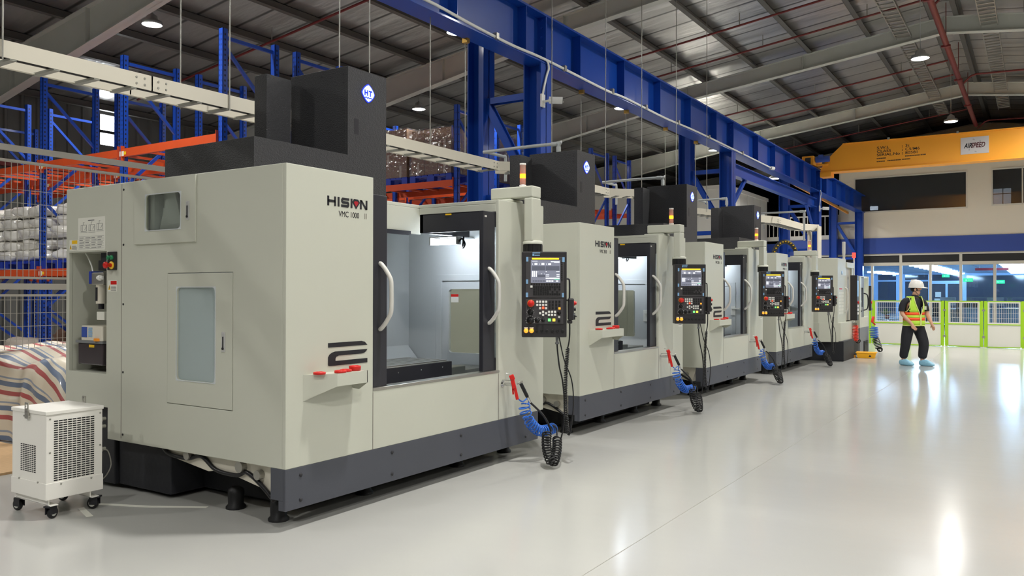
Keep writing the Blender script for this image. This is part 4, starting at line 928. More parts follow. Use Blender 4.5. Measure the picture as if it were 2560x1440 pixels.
# ------------------------------------------------------------------ pallet racks
def rack(lab,y0,xs,levels,ht=5.28,dep=1.05,skip=()):
    t=thing('pallet_rack',lab,'rack',(0,y0,0))
    for x in xs:
        a=MB()
        for y in (0,dep-.09): a.box(x-.05,x+.05,y,y+.008,0,ht); a.box(x-.05,x-.042,y,y+.085,0,ht); a.box(x+.042,x+.05,y,y+.085,0,ht)
        f=a.build('upright_frame',M['rackblue'],t)
        a=MB()
        for y in (.04,dep-.05):
            z=.15
            while z<ht-.05:
                a.box(x+.05,x+.0508,y-.012,y+.012,z,z+.03)
                if y<.1: a.box(x-.022,x-.012,-.0008,0,z,z+.03); a.box(x+.012,x+.022,-.0008,0,z,z+.03)
                z+=.075 if y0<10 else .15
        a.build('punched_holes',M['ink'],f)
        a=MB(); zs=[ht-.15,ht-1.15,ht-2.15,ht-3.15,ht-4.15,.3]; s=0
        a.bar((x,.05,ht-.12),(x,dep-.05,ht-.12),.035,.05)
        for i in range(len(zs)-1):
            a.bar((x,.05 if i%2==0 else dep-.05,zs[i]-.08),(x,dep-.05 if i%2==0 else .05,zs[i+1]),.035,.05)
        a.build('bracing',M['rackblue'],f)
        a=MB(); a.box(x-.065,x+.065,-.03,.1,0,.4); a.build('post_guard',M['orange'],f)
    for z in levels:
        for i in range(len(xs)-1):
            if (z,i) in skip: continue
            x0,x1=sorted((xs[i],xs[i+1]))
            for y in (-.03,dep-.02):
                a=MB(); a.box(x0+.05,x1-.05,y,y+.05,z-.13,z); a.box(x0+.045,x0+.055,y-.012,y+.05,z-.19,z+.05); a.box(x1-.055,x1-.045,y-.012,y+.05,z-.19,z+.05); b=a.build('beam',M['orange'],t)
            if y0<10:
                a=MB(); a.box(x0+.0,x0+.12,-.0335,-.0315,z-.12,z-.04); l=a.build('location_label',M['label'],t); a=MB(); a.box(x0+.12,x0+.18,-.0335,-.0315,z-.1,z-.05); a.build('label_flag',M['yellow'],l)
            for j in range(5):
                x=x0+(x1-x0)*(j+.7)/5.4; a=MB(); a.box(x-.025,x+.025,.0,dep,z-.05,z-.012); a.build('support_bar',M['orange'],t)
    return t
XS=(-10,-12.5,-15,-17.5,-20)
rack('blue and orange pallet rack nearest the wire fence, holding silvery bags',7.6,XS,(1.83,3.74))
rack('blue and orange pallet rack standing back to back behind the nearest one',9.0,XS,(1.83,3.74))
rack('pallet rack with wrapped cartons behind the gap between first two machines',13.3,XS[:3],(1.83,3.74))
rack('pallet rack directly behind the one with the front wrapped cartons',14.75,XS[:3],(1.83,3.74))
rack('far pallet rack seen left of the third machine head, nearer one',19.25,XS[:2],(1.83,3.74))
rack('far pallet rack seen left of the third machine head, farther one',20.7,XS[:2],(1.83,3.74))
PAL=None
def pallet(x,y,z,lab,grp=None):
    global PAL
    if PAL is None:
        t=thing('plastic_pallet',lab,'pallet',(x,y,z),group=grp)
        a=MB(); 
        for i in range(7): a.box(-.55+i*.16,-.55+i*.16+.14,-.55,.55,.12,.15)
        a.box(-.55,.55,-.55,-.45,.105,.125); a.box(-.55,.55,.45,.55,.105,.125); a.build('deck',M['palblue'],t)
        for i in (-.5,0,.5):
            for j in (-.49,0,.49): a=MB(); a.box(i-.08 if i else -.1,i+.08 if i else .1,j-.06,j+.06,.0,.12); a.xf(Matrix.Scale(.96,4,(1,0,0))).build('foot',M['palblue'],t)
        PAL=t; return t
    return copytree(PAL,lab,(x,y,z),group=grp)
def carton_load(x,y,z,lab,nx,ny,nz,h,seed):
    r=random.Random(seed); t=thing('wrapped_cartons',lab,'carton stack',(x,y,z)); w=1.06/nx; d=1.06/ny
    for k in range(nz):
        for i in range(nx):
            for j in range(ny):
                if not(j==0 or i==nx-1 or (k==nz-1 and i==0)): continue
                a=MB(); q=r.uniform(0,.008); a.box(-.53+i*w+q,-.53+(i+1)*w-.006,-.53+j*d+q,-.53+(j+1)*d-.006,k*h,(k+1)*h-.006); c=a.build('carton',M['brown'],t)
                if (i+k)%2==0 and j==0: b=MB(); b.box(-.53+(i+.42)*w,-.53+(i+.58)*w,-.53+q-.001,-.53+q,k*h,(k+1)*h-.006); b.build('packing_tape',M['trayc'],c)
    a=MB(); n=14; H=nz*h
    for face in range(2):
        vs=[]
        for i in range(n+1):
            for k in range(n+1):
                u=-.56+1.12*i/n; o=-.56-.012*r.random()
                vs.append((u,o,H*k/n*1.01) if face==0 else (-o,u,H*k/n*1.01))
        a.add(vs,[(i*(n+1)+k,(i+1)*(n+1)+k,(i+1)*(n+1)+k+1,i*(n+1)+k+1) for i in range(n) for k in range(n)],0,True)
    a.build('stretch_wrap',M['film'],t)
for x,y,z,h,nz,s,lab in ((-10.66,13.85,3.74,.24,4,1,'film wrapped cartons on a blue pallet, right beside the rack post'),(-11.85,13.85,3.74,.26,4,2,'film wrapped cartons on a blue pallet, partly behind the nearest head cover'),(-10.66,15.3,3.74,.27,4,3,'film wrapped cartons seen between the nearest runway columns'),(-11.85,15.3,3.74,.29,4,4,'tall brown wrapped cartons standing behind the front row of loads')):
    pallet(x,y,z+.0,{1:'blue plastic pallet right beside the rack post, under wrapped cartons',2:'blue plastic pallet under wrapped cartons, nearest the large head cover',3:'blue plastic pallet in the second row, seen between runway columns',4:'blue plastic pallet under the tall brown carton load'}[s]); carton_load(x,y,z+.152,lab,3,3,nz,h,s)
pallet(-11.85,19.8,3.74,'blue plastic pallet on the far rack behind the third machine')
from mathutils import noise
def pillow(name,c,rx,ry,rz,mat,seed,lab,cat,grp=None,yaw=0):
    a=MB(); a.ell((0,0,0),rx,ry,rz,28,14,0,.55)
    out=[]
    for p in a.v:
        v=Vector(p); k=1+.2*noise.noise(Vector((p[0]*5+seed*7,p[1]*5,p[2]*9)))+.09*noise.noise(Vector((p[0]*14+seed*3,p[1]*14,p[2]*20)))
        f=1-.25*(abs(p[0])/rx)**3
        out.append((p[0]*k,p[1]*k,max(-rz*.92,p[2]*k*f)))
    a.v=out
    o=a.build(name,mat); o.location=c; o.rotation_euler=(0,0,yaw); return tag(o,lab,cat,grp)
s=0
for px,side in ((-13.2,'behind the large machine corner'),(-14.35,'right of the rack post'),(-15.7,'left of the rack post'),(-16.85,'at the left edge of the frame')):
    pallet(px,8.12,1.83,'blue pallet of silvery bags on the nearest rack '+side)
    for k in range(5 if px!=-15.7 else 5):
        for i in (0,1):
            for j in (0,):
                s+=1; r=random.Random(s)
                pillow('plastic_bag',(px-.28+.56*i+r.uniform(-.03,.03),8.06+r.uniform(-.04,.06)+.05*(k%2),1.98+.11+k*.205),.31,.36,.115,M['bag'],s,'silvery plastic bag stacked on a blue pallet '+side,'bag','silvery bags stacked '+side,r.uniform(-.06,.06))
for px,side in ((-14.3,'beside the orange post guard'),(-15.75,'at the left, behind the striped tarp')):
    pallet(px,8.12,0,'blue pallet on the floor under the rack '+side)
fl=[('full_sack',(-15.9,7.85,.36),.42,.3,.2,M['sack'],'pale printed sack leaning on the floor pallet behind the wire fence'),('full_sack',(-13.95,7.8,.34),.36,.3,.19,M['bag'],'white bag with small print on the floor pallet beside the machine'),('full_sack',(-14.3,8.3,.62),.4,.35,.2,M['bag'],'greyish bag lying above the white one on the floor pallet'),('full_sack',(-15.2,8.35,.52),.4,.3,.22,P('brown_sack',(120,92,76),.7,var=.2,bump=.4),'brown sack lying under the lowest rack beam')]
for i,(n,c,rx,ry,rz,m,lab) in enumerate(fl): pillow(n,c,rx,ry,rz,m,40+i,lab,'sack')
for i,(z,lab) in enumerate(((.3,'lower'),(.47,'upper'))):
    a=MB(); a.cyl((-15.4,7.75,z),(-14.1,7.75,z),.075,n=16); a.cyl((-14.95,7.75,z),(-14.55,7.75,z),.078,n=16,mi=1); o=a.build('film_roll',[M['sack'],M['ink']]); tag(o,'%s of two pale film rolls with black sleeve on the floor pallet'%lab,'roll')
# ------------------------------------------------------------------ wire mesh fence
FX=-9.0
for k,(y0,y1) in enumerate(((1.0,4.0),(4.0,7.0))):
    t=thing('mesh_fence','grey wire mesh fence panel behind the striped tarp, %s'%('running out of the frame at left' if k==0 else 'continuing behind the nearest machine'),'fence',(FX,y0,0)); L=y1-y0
    for z,w in ((2.93,.06),(1.48,.065)):
        a=MB(); a.box(-.025,.025,0,L,z-w/2,z+w/2); a.build('rail',M['wire'],t)
    for y in (0,L-.05):
        a=MB(); a.box(-.025,.025,y,y+.05,0,2.95); a.build('post',M['wire'],t)
    for z0,z1 in ((.12,1.40),(1.56,2.81)):
        a=MB(); a.box(-.012,.012,.05,L-.05,z1-.025,z1); a.box(-.012,.012,.05,L-.05,z0,z0+.025); f=a.build('panel_frame',M['wire'],t)
        a=MB(); y=.08
        while y<L-.05: a.box(-.0025,.0025,y-.0025,y+.0025,z0,z1); y+=.06
        z=z0+.1
        while z<z1: a.box(.0025,.0065,.05,L-.05,z-.0025,z+.0025); z+=.14
        a.build('wire_mesh',M['wire'],f)
# ------------------------------------------------------------------ striped tarp over goods
def tarp():
    nx,ns=70,90; vs=[];st=[]
    H=.80
    for i in range(nx+1):
        u=i/nx; x=-9.6+2.75*u
        for j in range(ns+1):
            s=j/ns*2.9
            # profile across: up the near side, over the top, down behind
            if s<.85: y=3.82+.16*(s/.85)**2; z=H*(s/.85)**.9
            elif s<2.0: y=3.98+(s-.85); z=H+.03*math.sin((s-.85)*2.7)
            else: y=5.13+.25*(s-2.0); z=H*(1-(s-2.0)/.95)
            fall=1-.95*max(0,(u-.80)/.2)**1.6
            z*=max(.05,fall)*(1-.12*math.exp(-((u-.45)/.13)**2))
            fo=noise.noise(Vector((x*1.9,s*1.2,3.1)))*.10+noise.noise(Vector((x*4.5+s*2,s*2.2,7.3)))*.05
            y+=-fo*(1 if s<.9 else .2); z=max(.012,z+fo*(.9 if s>.5 else .4))
            vs.append((x+.06*noise.noise(Vector((x,s*2,1))),y,z)); st.append((s+.11*math.sin(x*2.6+1)+.25*(x+8)*.35+fo*.6)/.31)
    a=MB(); a.add(vs,[(i*(ns+1)+j,(i+1)*(ns+1)+j,(i+1)*(ns+1)+j+1,i*(ns+1)+j+1) for i in range(nx) for j in range(ns)],0,True)
    o=a.build('striped_tarp',M['tarp']); at=o.data.attributes.new('stripe','FLOAT','POINT')
    for k,v in enumerate(st): at.data[k].value=v
    m=o.modifiers.new('thick','SOLIDIFY'); m.thickness=.006
    return tag(o,'red, white and blue striped tarp draped over goods beside the wire fence','tarp')
tarp()
a=MB(); a.box(-9.6,-6.75,3.0,3.78,.0,.018); tag(a.build('plywood_sheet',M['wood']),'strip of pale plywood on the floor in front of the striped tarp','board')
# ------------------------------------------------------------------ cooler on castors
t=thing('oil_cooler','white cooler cabinet with slotted grilles on castors beside the nearest machine','cooler',(-5.185,2.667,0))
a=MB(); a.box(-.42,0,0,.362,.13,.66); c=a.build('cabinet',M['cooler'],t,bevel=.004)
a=MB(); a.box(-.426,.006,-.006,.368,.655,.678); a.build('lid',M['cooler'],t,bevel=.003)
a=MB(); a.box(-.424,.004,-.004,.366,.125,.228); a.build('base_skirt',M['cooler'],t,bevel=.002)
a=MB()
for r in range(27):
    z=.237+r*.0143
    for k in range(9):
        y=.047+k*.0293; a.box(0,.0008,y,y+.0245,z,z+.0078)
g=a.build('front_grille',M['grid'],c)
a=MB()
for r in range(15):
    z=.282+r*.0118
    for k in range(7):
        x=-.311+k*.0275; a.box(x,x+.021,-.0008,0,z,z+.0062)
a.build('side_grille',M['grid'],c)
for y,z in ((.022,.63),(.345,.63),(.022,.42),(.345,.42),(.09,.215),(.285,.215)): a=MB(); a.lathe([(.006,0),(.006,.003),(.0001,.004)],(.004 if z<.3 else 0,y,z),10,0,'x'); a.build('screw',M['galv'],c)
for x in (-.32,-.09): a=MB(); a.cyl((x,-.008,.228),(x,-.002,.228),.006,n=8); a.build('screw',M['galv'],c)
for x,y in ((-.215,-.012),(-.24,.372)):
    a=MB(); pts=[(x-.024,.625),(x+.024,.625),(x+.024,.68)]+[(x+.022*math.cos(th*PI/8),.70+.022*math.sin(th*PI/8)) for th in range(9)]+[(x-.024,.68)]
    a.ring('y',y-.003,y+.003,(x-.02,x+.02,.662,.722),(x-.011,x+.011,.685,.712),.009); a.box(x-.02,x+.02,y-.003,y+.003,.62,.664); a.box(x-.03,x+.03,y-.006,y+.006,.632,.642); a.build('lifting_lug',M['steel'],t)
for y in (.02,.285):
    a=MB(); a.box(-.41,-.01,y,y+.006,.088,.125); a.box(-.43,.012,y,y+.05,.085,.09); a.build('foot_rail',M['cooler'],t)
for x,y,rz in ((-.02,.035,-1.2),(-.39,.035,.15),(-.02,.33,.5),(-.39,.33,.3)):
    w=MB(); w.lathe([(.012,-.012),(.034,-.012),(.037,-.006),(.037,.006),(.034,.012),(.012,.012)],(x-.02,y,.037),20,0,'y'); Mx=Matrix.Translation((x,y,0))@Matrix.Rotation(rz,4,'Z')@Matrix.Translation((-x,-y,0))
    f=MB(); f.box(x-.035,x+.02,y-.02,y-.016,.03,.08); f.box(x-.035,x+.02,y+.016,y+.02,.03,.08); f.box(x-.03,x+.03,y-.022,y+.022,.076,.086)
    o=f.xf(Mx).build('castor',M['black'],t); w.xf(Mx).build('castor_wheel',M['rubber'],o)
    h=MB(); h.lathe([(.008,-.0135),(.022,-.0135),(.022,.0135),(.008,.0135)],(x-.02,y,.037),16,0,'y'); h.xf(Mx).build('wheel_hub',M['keyw'],o)
a=MB(); a.tube(smooth_path([(-.03,.385,.38),(-.03,.42,.36),(-.03,.44,.27),(-.05,.42,.2),(-.09,.40,.16)],5),.004); a.cyl((-.05,.385,.58),(-.05,.41,.58),.012); a.cyl((-.05,.385,.38),(-.05,.41,.38),.012); a.cyl((-.05,.385,.53),(-.05,.41,.53),.012)
a.cyl((-.05,.362,.58),(-.05,.385,.58),.02); a.cyl((-.05,.362,.38),(-.05,.385,.38),.02); a.build('pipe_fitting',M['galv'],t)
t=thing('floor_tape','pale tape strips marked on the floor under the nearest machine','floor tape')
for p0,p1 in (((-5.35,3.05),(-4.95,3.22)),((-4.95,3.22),(-4.62,3.42)),((-5.3,2.95),(-5.05,2.87))):
    a=MB(); a.bar((*p0,.001),(*p1,.001),.04,.0012); a.build('tape_strip',M['label'],t)
# ------------------------------------------------------------------ two small machines at the end of the row
t=thing('drilling_centre','cream machine without black head cover, fifth in the row, on a black base','machine tool',(-3.5,17.75,0)); W=1.85
a=MB(); a.box(-2.2,0.12,.15,1.3,0,.42); a.build('base',M['cast'],t,bevel=.01)
a=MB(); a.prism([(-2.3,0),(-.35,0),(0,.18),(0,1.05),(-2.3,1.05)],'z',.62,2.16); a.prism([(-2.3,-.02),(-.33,-.02),(.06,.17),(.06,W),(-2.3,W)],'z',.40,.80); a.box(-2.3,-.25,1.05,W,.8,2.0); a.box(-.25,0,1.72,W,.8,2.0); a.box(-.25,.02,1.05,W,1.98,2.1); a.build('enclosure',M['cream'],t,bevel=.008)
a=MB(); a.box(-.06,-.04,1.05,1.72,.82,1.98); d=a.build('sliding_door',M['trayc'],t); a=MB(); a.tube(smooth_path([(0,.93,1.02),(.05,.93,1.06),(.06,.93,1.3),(.05,.93,1.5),(0,.93,1.54)],5),.015); a.build('door_handle',M['handle'],d)
a=MB(); a.box(-2.0,-.55,-.012,0,.85,1.5); a.build('side_window',M['door'],t)
a=MB(); a.lathe([(.045,0),(.045,.004),(.0001,.004)],(.001,.6,1.86),18,0,'x'); o=a.build('round_badge',M['btape'],t); 
a=MB(); a.box(.0,.002,.35,.62,1.5,1.53); n=a.build('notice',M['red'],t); a=MB()
for i in range(4):
    for j in range(7): a.box(0,.0015,.3+i*.13,.38+i*.13,.98+j*.07,1.03+j*.07)
a.build('notice_papers',M['label'],n)
a=MB(); a.box(.02,.16,1.42,1.62,.82,1.82); p=a.build('control_cabinet',M['panel'],t,bevel=.006)
a=MB(); a.box(.16,.163,1.44,1.6,1.35,1.7); a.build('cabinet_screen',M['btape'],p); a=MB(); a.cyl((.16,1.52,1.22),(.185,1.52,1.22),.03); a.build('emergency_stop',M['red'],p); a=MB()
for i in range(3): a.box(.16,.168,1.46,1.58,.95+i*.08,1.0+i*.08)
a.build('cabinet_keys',M['keyw'],p)
a=MB(); a.lathe([(.03,2.1),(.03,2.2),(.022,2.23),(.036,2.32),(.036,2.55),(.03,2.57)],(-.12,1.45,0),16); a.build('unlit_beacon',M['handle'],t)
a=MB(); a.cyl((.0,1.5,.72),(.14,1.45,.74),.03); a.tube(smooth_path([(.1,1.47,.74),(.14,1.44,.85),(.13,1.44,.95)],4),.012); a.build('hose_bracket',M['steel'],t)
a=MB(); a.tube(coil([(.12,1.46,.72),(.12,1.46,.55),(.13,1.45,.36)],.055,11),.010,6); t2=thing('red_coil_hose','bright red coiled air hose hanging on the fifth machine in the row','hose',(-3.5,17.75,0)); a.build('coil',M['redhose'],t2); a=MB(); a.tube(coil([(.14,1.6,.36),(.14,1.68,.36)],.05,3),.009,6); a.build('coil_tail',M['cable'],t2)
t=thing('end_machine','small cream machine with grey door at the far end, red beacon lit','machine tool',(-3.42,20.0,0))
a=MB(); a.box(-1.8,0,0,1.15,.02,.62); b=a.build('base',M['grey'],t,bevel=.005); a=MB(); a.box(0,.02,.45,.95,.02,.3); a.build('base_opening',M['ink'],b)
a=MB(); a.box(-1.8,0,0,.17,.62,1.82); a.box(-1.8,0,.17,1.15,.62,.86); a.box(-1.8,-.02,.17,1.15,1.78,1.82); a.box(-1.8,-1.7,.17,1.15,.86,1.78); a.box(-1.8,0,1.09,1.15,.86,1.82); a.build('enclosure',M['cream'],t,bevel=.006)
a=MB(); a.slab('x',-.06,-.02,.17,.62,.86,1.8,[(.27,.52,1.1,1.55)]); d=a.build('door',M['grey'],t); a=MB(); a.box(-.045,-.035,.27,.52,1.1,1.55); a.build('door_window',M['dglass'],d); a=MB(); a.tube(smooth_path([(-.02,.58,1.02),(.06,.58,1.06),(.08,.58,1.22),(.06,.58,1.38),(-.02,.58,1.42)],5),.014); a.build('door_handle',M['black'],d)
a=MB(); a.box(-.01,.012,.12,.2,.99,1.02); a.build('latch',M['ink'],t)
a=MB(); a.cyl((-.8,1.02,1.0),(-.8,1.02,1.7),.025); a.build('work_light',M['led'],t)
a=MB(); a.cyl((-.3,.95,1.82),(-.3,.95,2.28),.018); bc=a.build('beacon_pole',M['handle'],t); a=MB(); a.cyl((-.3,.95,2.28),(-.3,.95,2.40),.04); a.build('red_lamp',M['redlit'],bc)
a=MB(); a.box(-.1,.05,1.16,1.24,1.0,1.6); p=a.build('control_box',M['panel'],t,bevel=.005)
a=MB(); a.cyl((.05,1.2,1.2),(.07,1.2,1.2),.03); a.build('stop_button',M['red'],p)
t=thing('air_gun','red air gun with wide blue and black coil at the far end machine','air gun',(-3.42,20,0))
a=MB(); a.bar((.1,1.0,.72),(.12,1.06,.86),.05,.05); a.bar((.1,1.0,.74),(.16,1.06,.66),.03,.03); a.build('gun_body',M['red'],t,bevel=.008)
a=MB(); a.tube(coil([(.13,1.02,.62),(.14,1.02,.48),(.15,1.02,.34)],.09,7),.010,6); a.build('blue_coil',M['bluehose'],t); a=MB(); a.tube(coil([(.15,1.05,.36),(.2,1.08,.22),(.24,1.1,.09)],.075,8),.009,6); a.tube(coil([(.24,1.1,.075),(.26,1.16,.075)],.055,4),.011,6); a.build('black_coil',M['cable'],t)
t=thing('drip_tray','small bright yellow plastic box on the floor at the end of the row','box',(-3.16,19.25,0),rotz=.1)
a=MB(); a.prism([(-.17,.0),(.17,.0),(.2,.12),(-.2,.12)],'y',-.16,.16); a.box(-.21,.21,-.17,.17,.105,.125); a.build('tray_body',P('tray_yellow',(246,178,30),.4,var=.04),t,bevel=.006)
a=MB(); a.prism([(.05,.03),(.11,.03),(.08,.08)],'y',-.163,-.161); a.build('print_mark',M['ink'],t); a=MB(); a.box(-.36,-.22,-.05,.1,.0,.05); a.build('drain_spout',M['beamyel'],t)
# ------------------------------------------------------------------ lime safety fence
FY=24.6
px=[-3.87,-2.16,-1.25,-.33,.6,1.5,2.4]
px=[-4.78,-3.9,-3.0,-2.09,-1.18,-.27,.64,1.55,2.46]
for i,x in enumerate(px[1:]):
    t=thing('fence_post','lime green fence post on the floor, %s'%('left of the walking man, at the machines' ,'behind the walking man','first right of the walking man','second right of the walking man','at the right edge of the frame','outside the frame','outside the frame','outside the frame')[i],'post',(x,FY,0),group='fence posts outside the frame' if i>4 else None)
    a=MB(); a.box(-.07,-.01,-.03,.03,.0,1.22); a.box(.01,.07,-.03,.03,0,1.22); a.build('post',M['lime'],t); a=MB(); a.box(-.07,.07,-.07,.07,0,.012); a.build('base_plate',M['fenceW'],t); a=MB(); a.box(-.035,.035,-.036,-.03,.95,1.0); a.box(-.035,.035,-.036,-.03,.25,.3); a.build('hinge_clip',M['galv'],t)
for i in range(len(px)-1):
    x0,x1=px[i]+.09,px[i+1]-.09
    if i==0: continue
    t=thing('safety_fence','white safety fence, mesh over solid sheet, %s'%('left of the walking man','behind the walking man','first full panel right of the walking man','second full panel right of the walking man','cut by the right edge','outside the frame','outside the frame')[i-1],'fence',(x0,FY,0),group='fence panels outside the frame' if i>5 else None); L=x1-x0
    a=MB(); a.slab('y',-.015,.015,0,L,.62,1.2,[(.035,L-.035,.655,1.165)]); f=a.build('mesh_frame',M['fenceW'],t)
    a=MB(); k=int(L/.05)
    for j in range(1,k): x=L*j/k; a.box(x-.003,x+.003,-.003,.003,.65,1.17)
    for z in (.77,.9,1.03): a.box(.03,L-.03,-.007,-.002,z-.003,z+.003)
    a.build('wire_mesh',M['fenceW'],f)
    a=MB(); a.box(0,L,-.006,.006,.01,.6); a.build('solid_sheet',M['fenceW'],t)
    a=MB(); a.box(-.02,0,-.02,.02,.025,1.2); a.box(L,L+.02,-.02,.02,.025,1.2); a.box(0,L,-.02,.02,.595,.62); a.box(0,L,-.02,.02,1.2,1.22); a.box(0,L,-.015,.015,0.004,.03); a.build('lime_edging',M['lime'],t)
# ------------------------------------------------------------------ office block
OY=36.5
wins=[(-6.42,-2.35,4.83,6.2),(-1.44,3.2,4.87,6.2),(4.2,8.2,4.87,6.2)]
a=MB(); a.slab('y',OY,OY+.12,-7.05,XR,3.70,7.4,wins); struct(a.build('wall_office_upper',M['offwall']))
a=MB(); a.box(-7.06,-7.0,OY-.02,OY+.14,3.7,7.4); struct(a.build('trim_3',M['frame']))
a=MB(); a.box(-9.6,XR,OY-.06,OY+.12,3.05,3.70); struct(a.build('trim_4',M['offblue']))
for i,(x0,x1,z0,z1) in enumerate(wins):
    a=MB(); a.slab('y',OY-.03,OY+.13,x0-.05,x1+.05,z0-.06,z1+.06,[(x0,x1,z0,z1)]); w=struct(a.build('window_%d'%(i+2),M['frame']))
    g=MB(); g.box(x0,x1,OY+.05,OY+.06,z0,z1); g.build('pane',GL('upper_office_pane_%d'%i,(92,94,96),.35,.02),w)
    if i: g=MB(); g.box(x0+.95,x0+1.0,OY+.02,OY+.1,z0,z1); g.build('mullion',M['frame'],w)
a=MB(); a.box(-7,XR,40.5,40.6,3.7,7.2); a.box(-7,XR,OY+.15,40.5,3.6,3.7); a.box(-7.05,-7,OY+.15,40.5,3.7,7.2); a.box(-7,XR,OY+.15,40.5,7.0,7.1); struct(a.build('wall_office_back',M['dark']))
a=MB(); a.box(-1.58,-.93,40.45,40.49,5.2,5.9); struct(a.build('window_5',M['day'])); a=MB(); a.box(-1.58,-.93,40.43,40.45,5.66,5.69); a.box(-1.24,-1.21,40.43,40.45,5.2,5.9); struct(a.build('window_reflection_bars',M['dark']))  # added glowing panel with bars, imitating daylight reflected in the upper pane
# ground floor glazing
a=MB(); a.box(-9.6,XR,OY,OY+.1,2.97,3.05); a.box(-9.6,XR,OY,OY+.1,2.55,2.68); x=-9.05
mx=[-7.95,-6.86,-5.77,-4.685,-3.603,-2.531,-1.377,-.29,.8,1.88,2.96,4.04,5.1]
for k,x in enumerate(mx): a.box(x-.05,x+.05,OY-.012,OY+.112,0,2.99 if k%2==1 else 2.6)
struct(a.build('window_6',M['frame']))
a=MB(); a.box(-9.6,XR,OY+.04,OY+.06,2.68,2.97); a.build('transom_pane',M['dark'],bpy.data.objects['window_6'])
for k in range(len(mx)-1):
    g=MB(); g.box(mx[k]+.05,mx[k+1]-.05,OY+.045,OY+.055,0.02,2.56); g.build('glass_pane',M['offglass'],bpy.data.objects['window_6'])
ry=62
a=MB(); a.box(-11.6,12,OY+.12,ry,2.76,2.82); struct(a.build('ceiling_office',M['roomblue']))
a=MB(); x=-11
while x<12: a.box(x,x+.02,OY+.2,ry,2.755,2.76); x+=1.2
y=37.5
while y<62: a.box(-11.5,12,y,y+.02,2.755,2.76); y+=1.2
struct(a.build('trim_6',M['grey']))
a=MB(); a.box(-11.6,-11.5,OY+.12,ry,0,2.8); a.box(12,12.1,OY+.12,ry,0,2.8); struct(a.build('wall_office_side',M['roomblue']))
dr=[(-9.42,-8.26,0.00,2.22),(-9.42,-8.26,2.32,2.69),(-7.69,-6.26,0.00,2.22),(-7.69,-6.26,2.32,2.69),(-6.03,-5.21,0.00,2.05),(-5.08,-4.34,0.00,2.05),(-6.03,-4.34,2.26,2.69),(-3.97,6.00,0.00,2.60)]
a=MB(); a.slab('y',ry,ry+.1,-11.6,12,0,2.8,dr); struct(a.build('wall_office_rear',M['roomblue']))
for k,(x0,x1,z0,z1) in enumerate(dr):
    a=MB(); a.box(x0,x1,ry+.04,ry+.06,z0,z1); o=struct(a.build('door_%d'%(k+1) if z0<1 and k<7 else 'window_%d'%(k+7),M['dglass']))
    if k==4:
        a=MB(); a.box(x0+.2,x0+.55,ry+.035,ry+.04,1.15,1.5); a.box(x0+.15,x0+.6,ry+.035,ry+.04,.65,1.05); a.build('door_notice',M['label'],o)
ov=[]
for x0,y0,y1 in ((-4.5,39.9,61),(-.9,41.4,61),(-8.3,54,60),(3.2,39,61),(7.2,39,61)):
    y=y0
    while y<y1:
        lab={-4.5:'second row from the left',-.9:'row at the right edge of the frame',-8.3:'short row at the left',3.2:'row outside the frame',7.2:'row outside the frame'}[x0]
        if not ov:
            t=thing('tube_lamp','white ceiling tube light in the office, '+lab,'lamp',(x0,y,2.72),group='office tube lights, '+lab); a=MB(); a.cyl((-.5,0,0),(.5,0,0),.05,n=10); a.build('tube',M['tube'],t); a=MB(); a.box(-.52,.52,-.05,.05,.02,.04); a.build('fitting',M['white'],t); ov.append(t)
        else: copytree(ov[0],'white ceiling tube light in the office, '+lab,(x0,y,2.72),group='office tube lights, '+lab)
        y+=1.9
for x,z,y,lab in ((-5.17,2.58,61.7,'green exit sign above the double door in the office'),(-3.0,2.1,48,'small green sign left of the dark glass room'),(-1.65,2.02,49.8,'green exit sign on the dark glass at the right')):
    a=MB(); a.box(x-.22,x+.22,y,y+.03,z-.09,z+.09); o=tag(a.build('exit_sign',M['exit']),lab,'sign'); a=MB(); a.box(x-.02,x+.16,y-.004,y,z-.012,z+.012); a.prism([(x-.14,z),(x-.06,z+.045),(x-.06,z-.045)],'y',y-.004,y); a.build('arrow',M['white'],o)
t=thing('message_board','dark red LED message board hung under the office ceiling','sign',(-1.78,44,2.55)); a=MB(); a.box(-.68,.68,0,.08,-.06,.06); a.build('board',M['redled'],t); a=MB(); a.cyl((-.5,.04,.06),(-.5,.04,.21),.01); a.cyl((.5,.04,.06),(.5,.04,.21),.01); a.build('hanger',M['galv'],t)
# office furniture
def simple(name,lab,cat,parts,loc,rotz=0,grp=None):
    t=thing(name,lab,cat,loc,rotz,grp)
    for n,m,bx in parts:
        a=MB()
        for b in bx: a.box(*b)
        a.build(n,M[m] if isinstance(m,str) else m,t,bevel=.004)
    return t
marble=P('veined_marble',(190,206,224),.25,var=.25,vs=2.5,stretch=(1,1,3))
simple('reception_counter','marble reception counter with dark veins, behind the right fence panels','counter',[('front_panel',marble,[(-2.6,2.6,0,.1,.0,.78)]),('counter_top',marble,[(-2.65,2.65,-.05,.6,.78,.83)])],(-.1,38.0,0))
t=thing('potted_plant','leafy green plant in a red pot on a low white table in the office','plant',(-5.5,38.2,.32)); a=MB(); a.lathe([(.07,0),(.1,.16),(.085,.16)],(.06,0,0),16); a.build('pot',M['pot'],t); a=MB(); rr=random.Random(5)
for i in range(60):
    th=rr.uniform(0,2*PI); ph=rr.uniform(.2,1.4); L=rr.uniform(.15,.34); p=Vector((.0,0,.16)); q=p+Vector((math.cos(th)*math.cos(ph),math.sin(th)*math.cos(ph),math.sin(ph)))*L; w=Vector((-math.sin(th),math.cos(th),0))*.028
    m_=(p+q)/2+Vector((0,0,.03)); a.add([p,m_+w,q,m_-w],[(0,1,2,3)],0,True)
a.build('leaves',M['plant'],t)
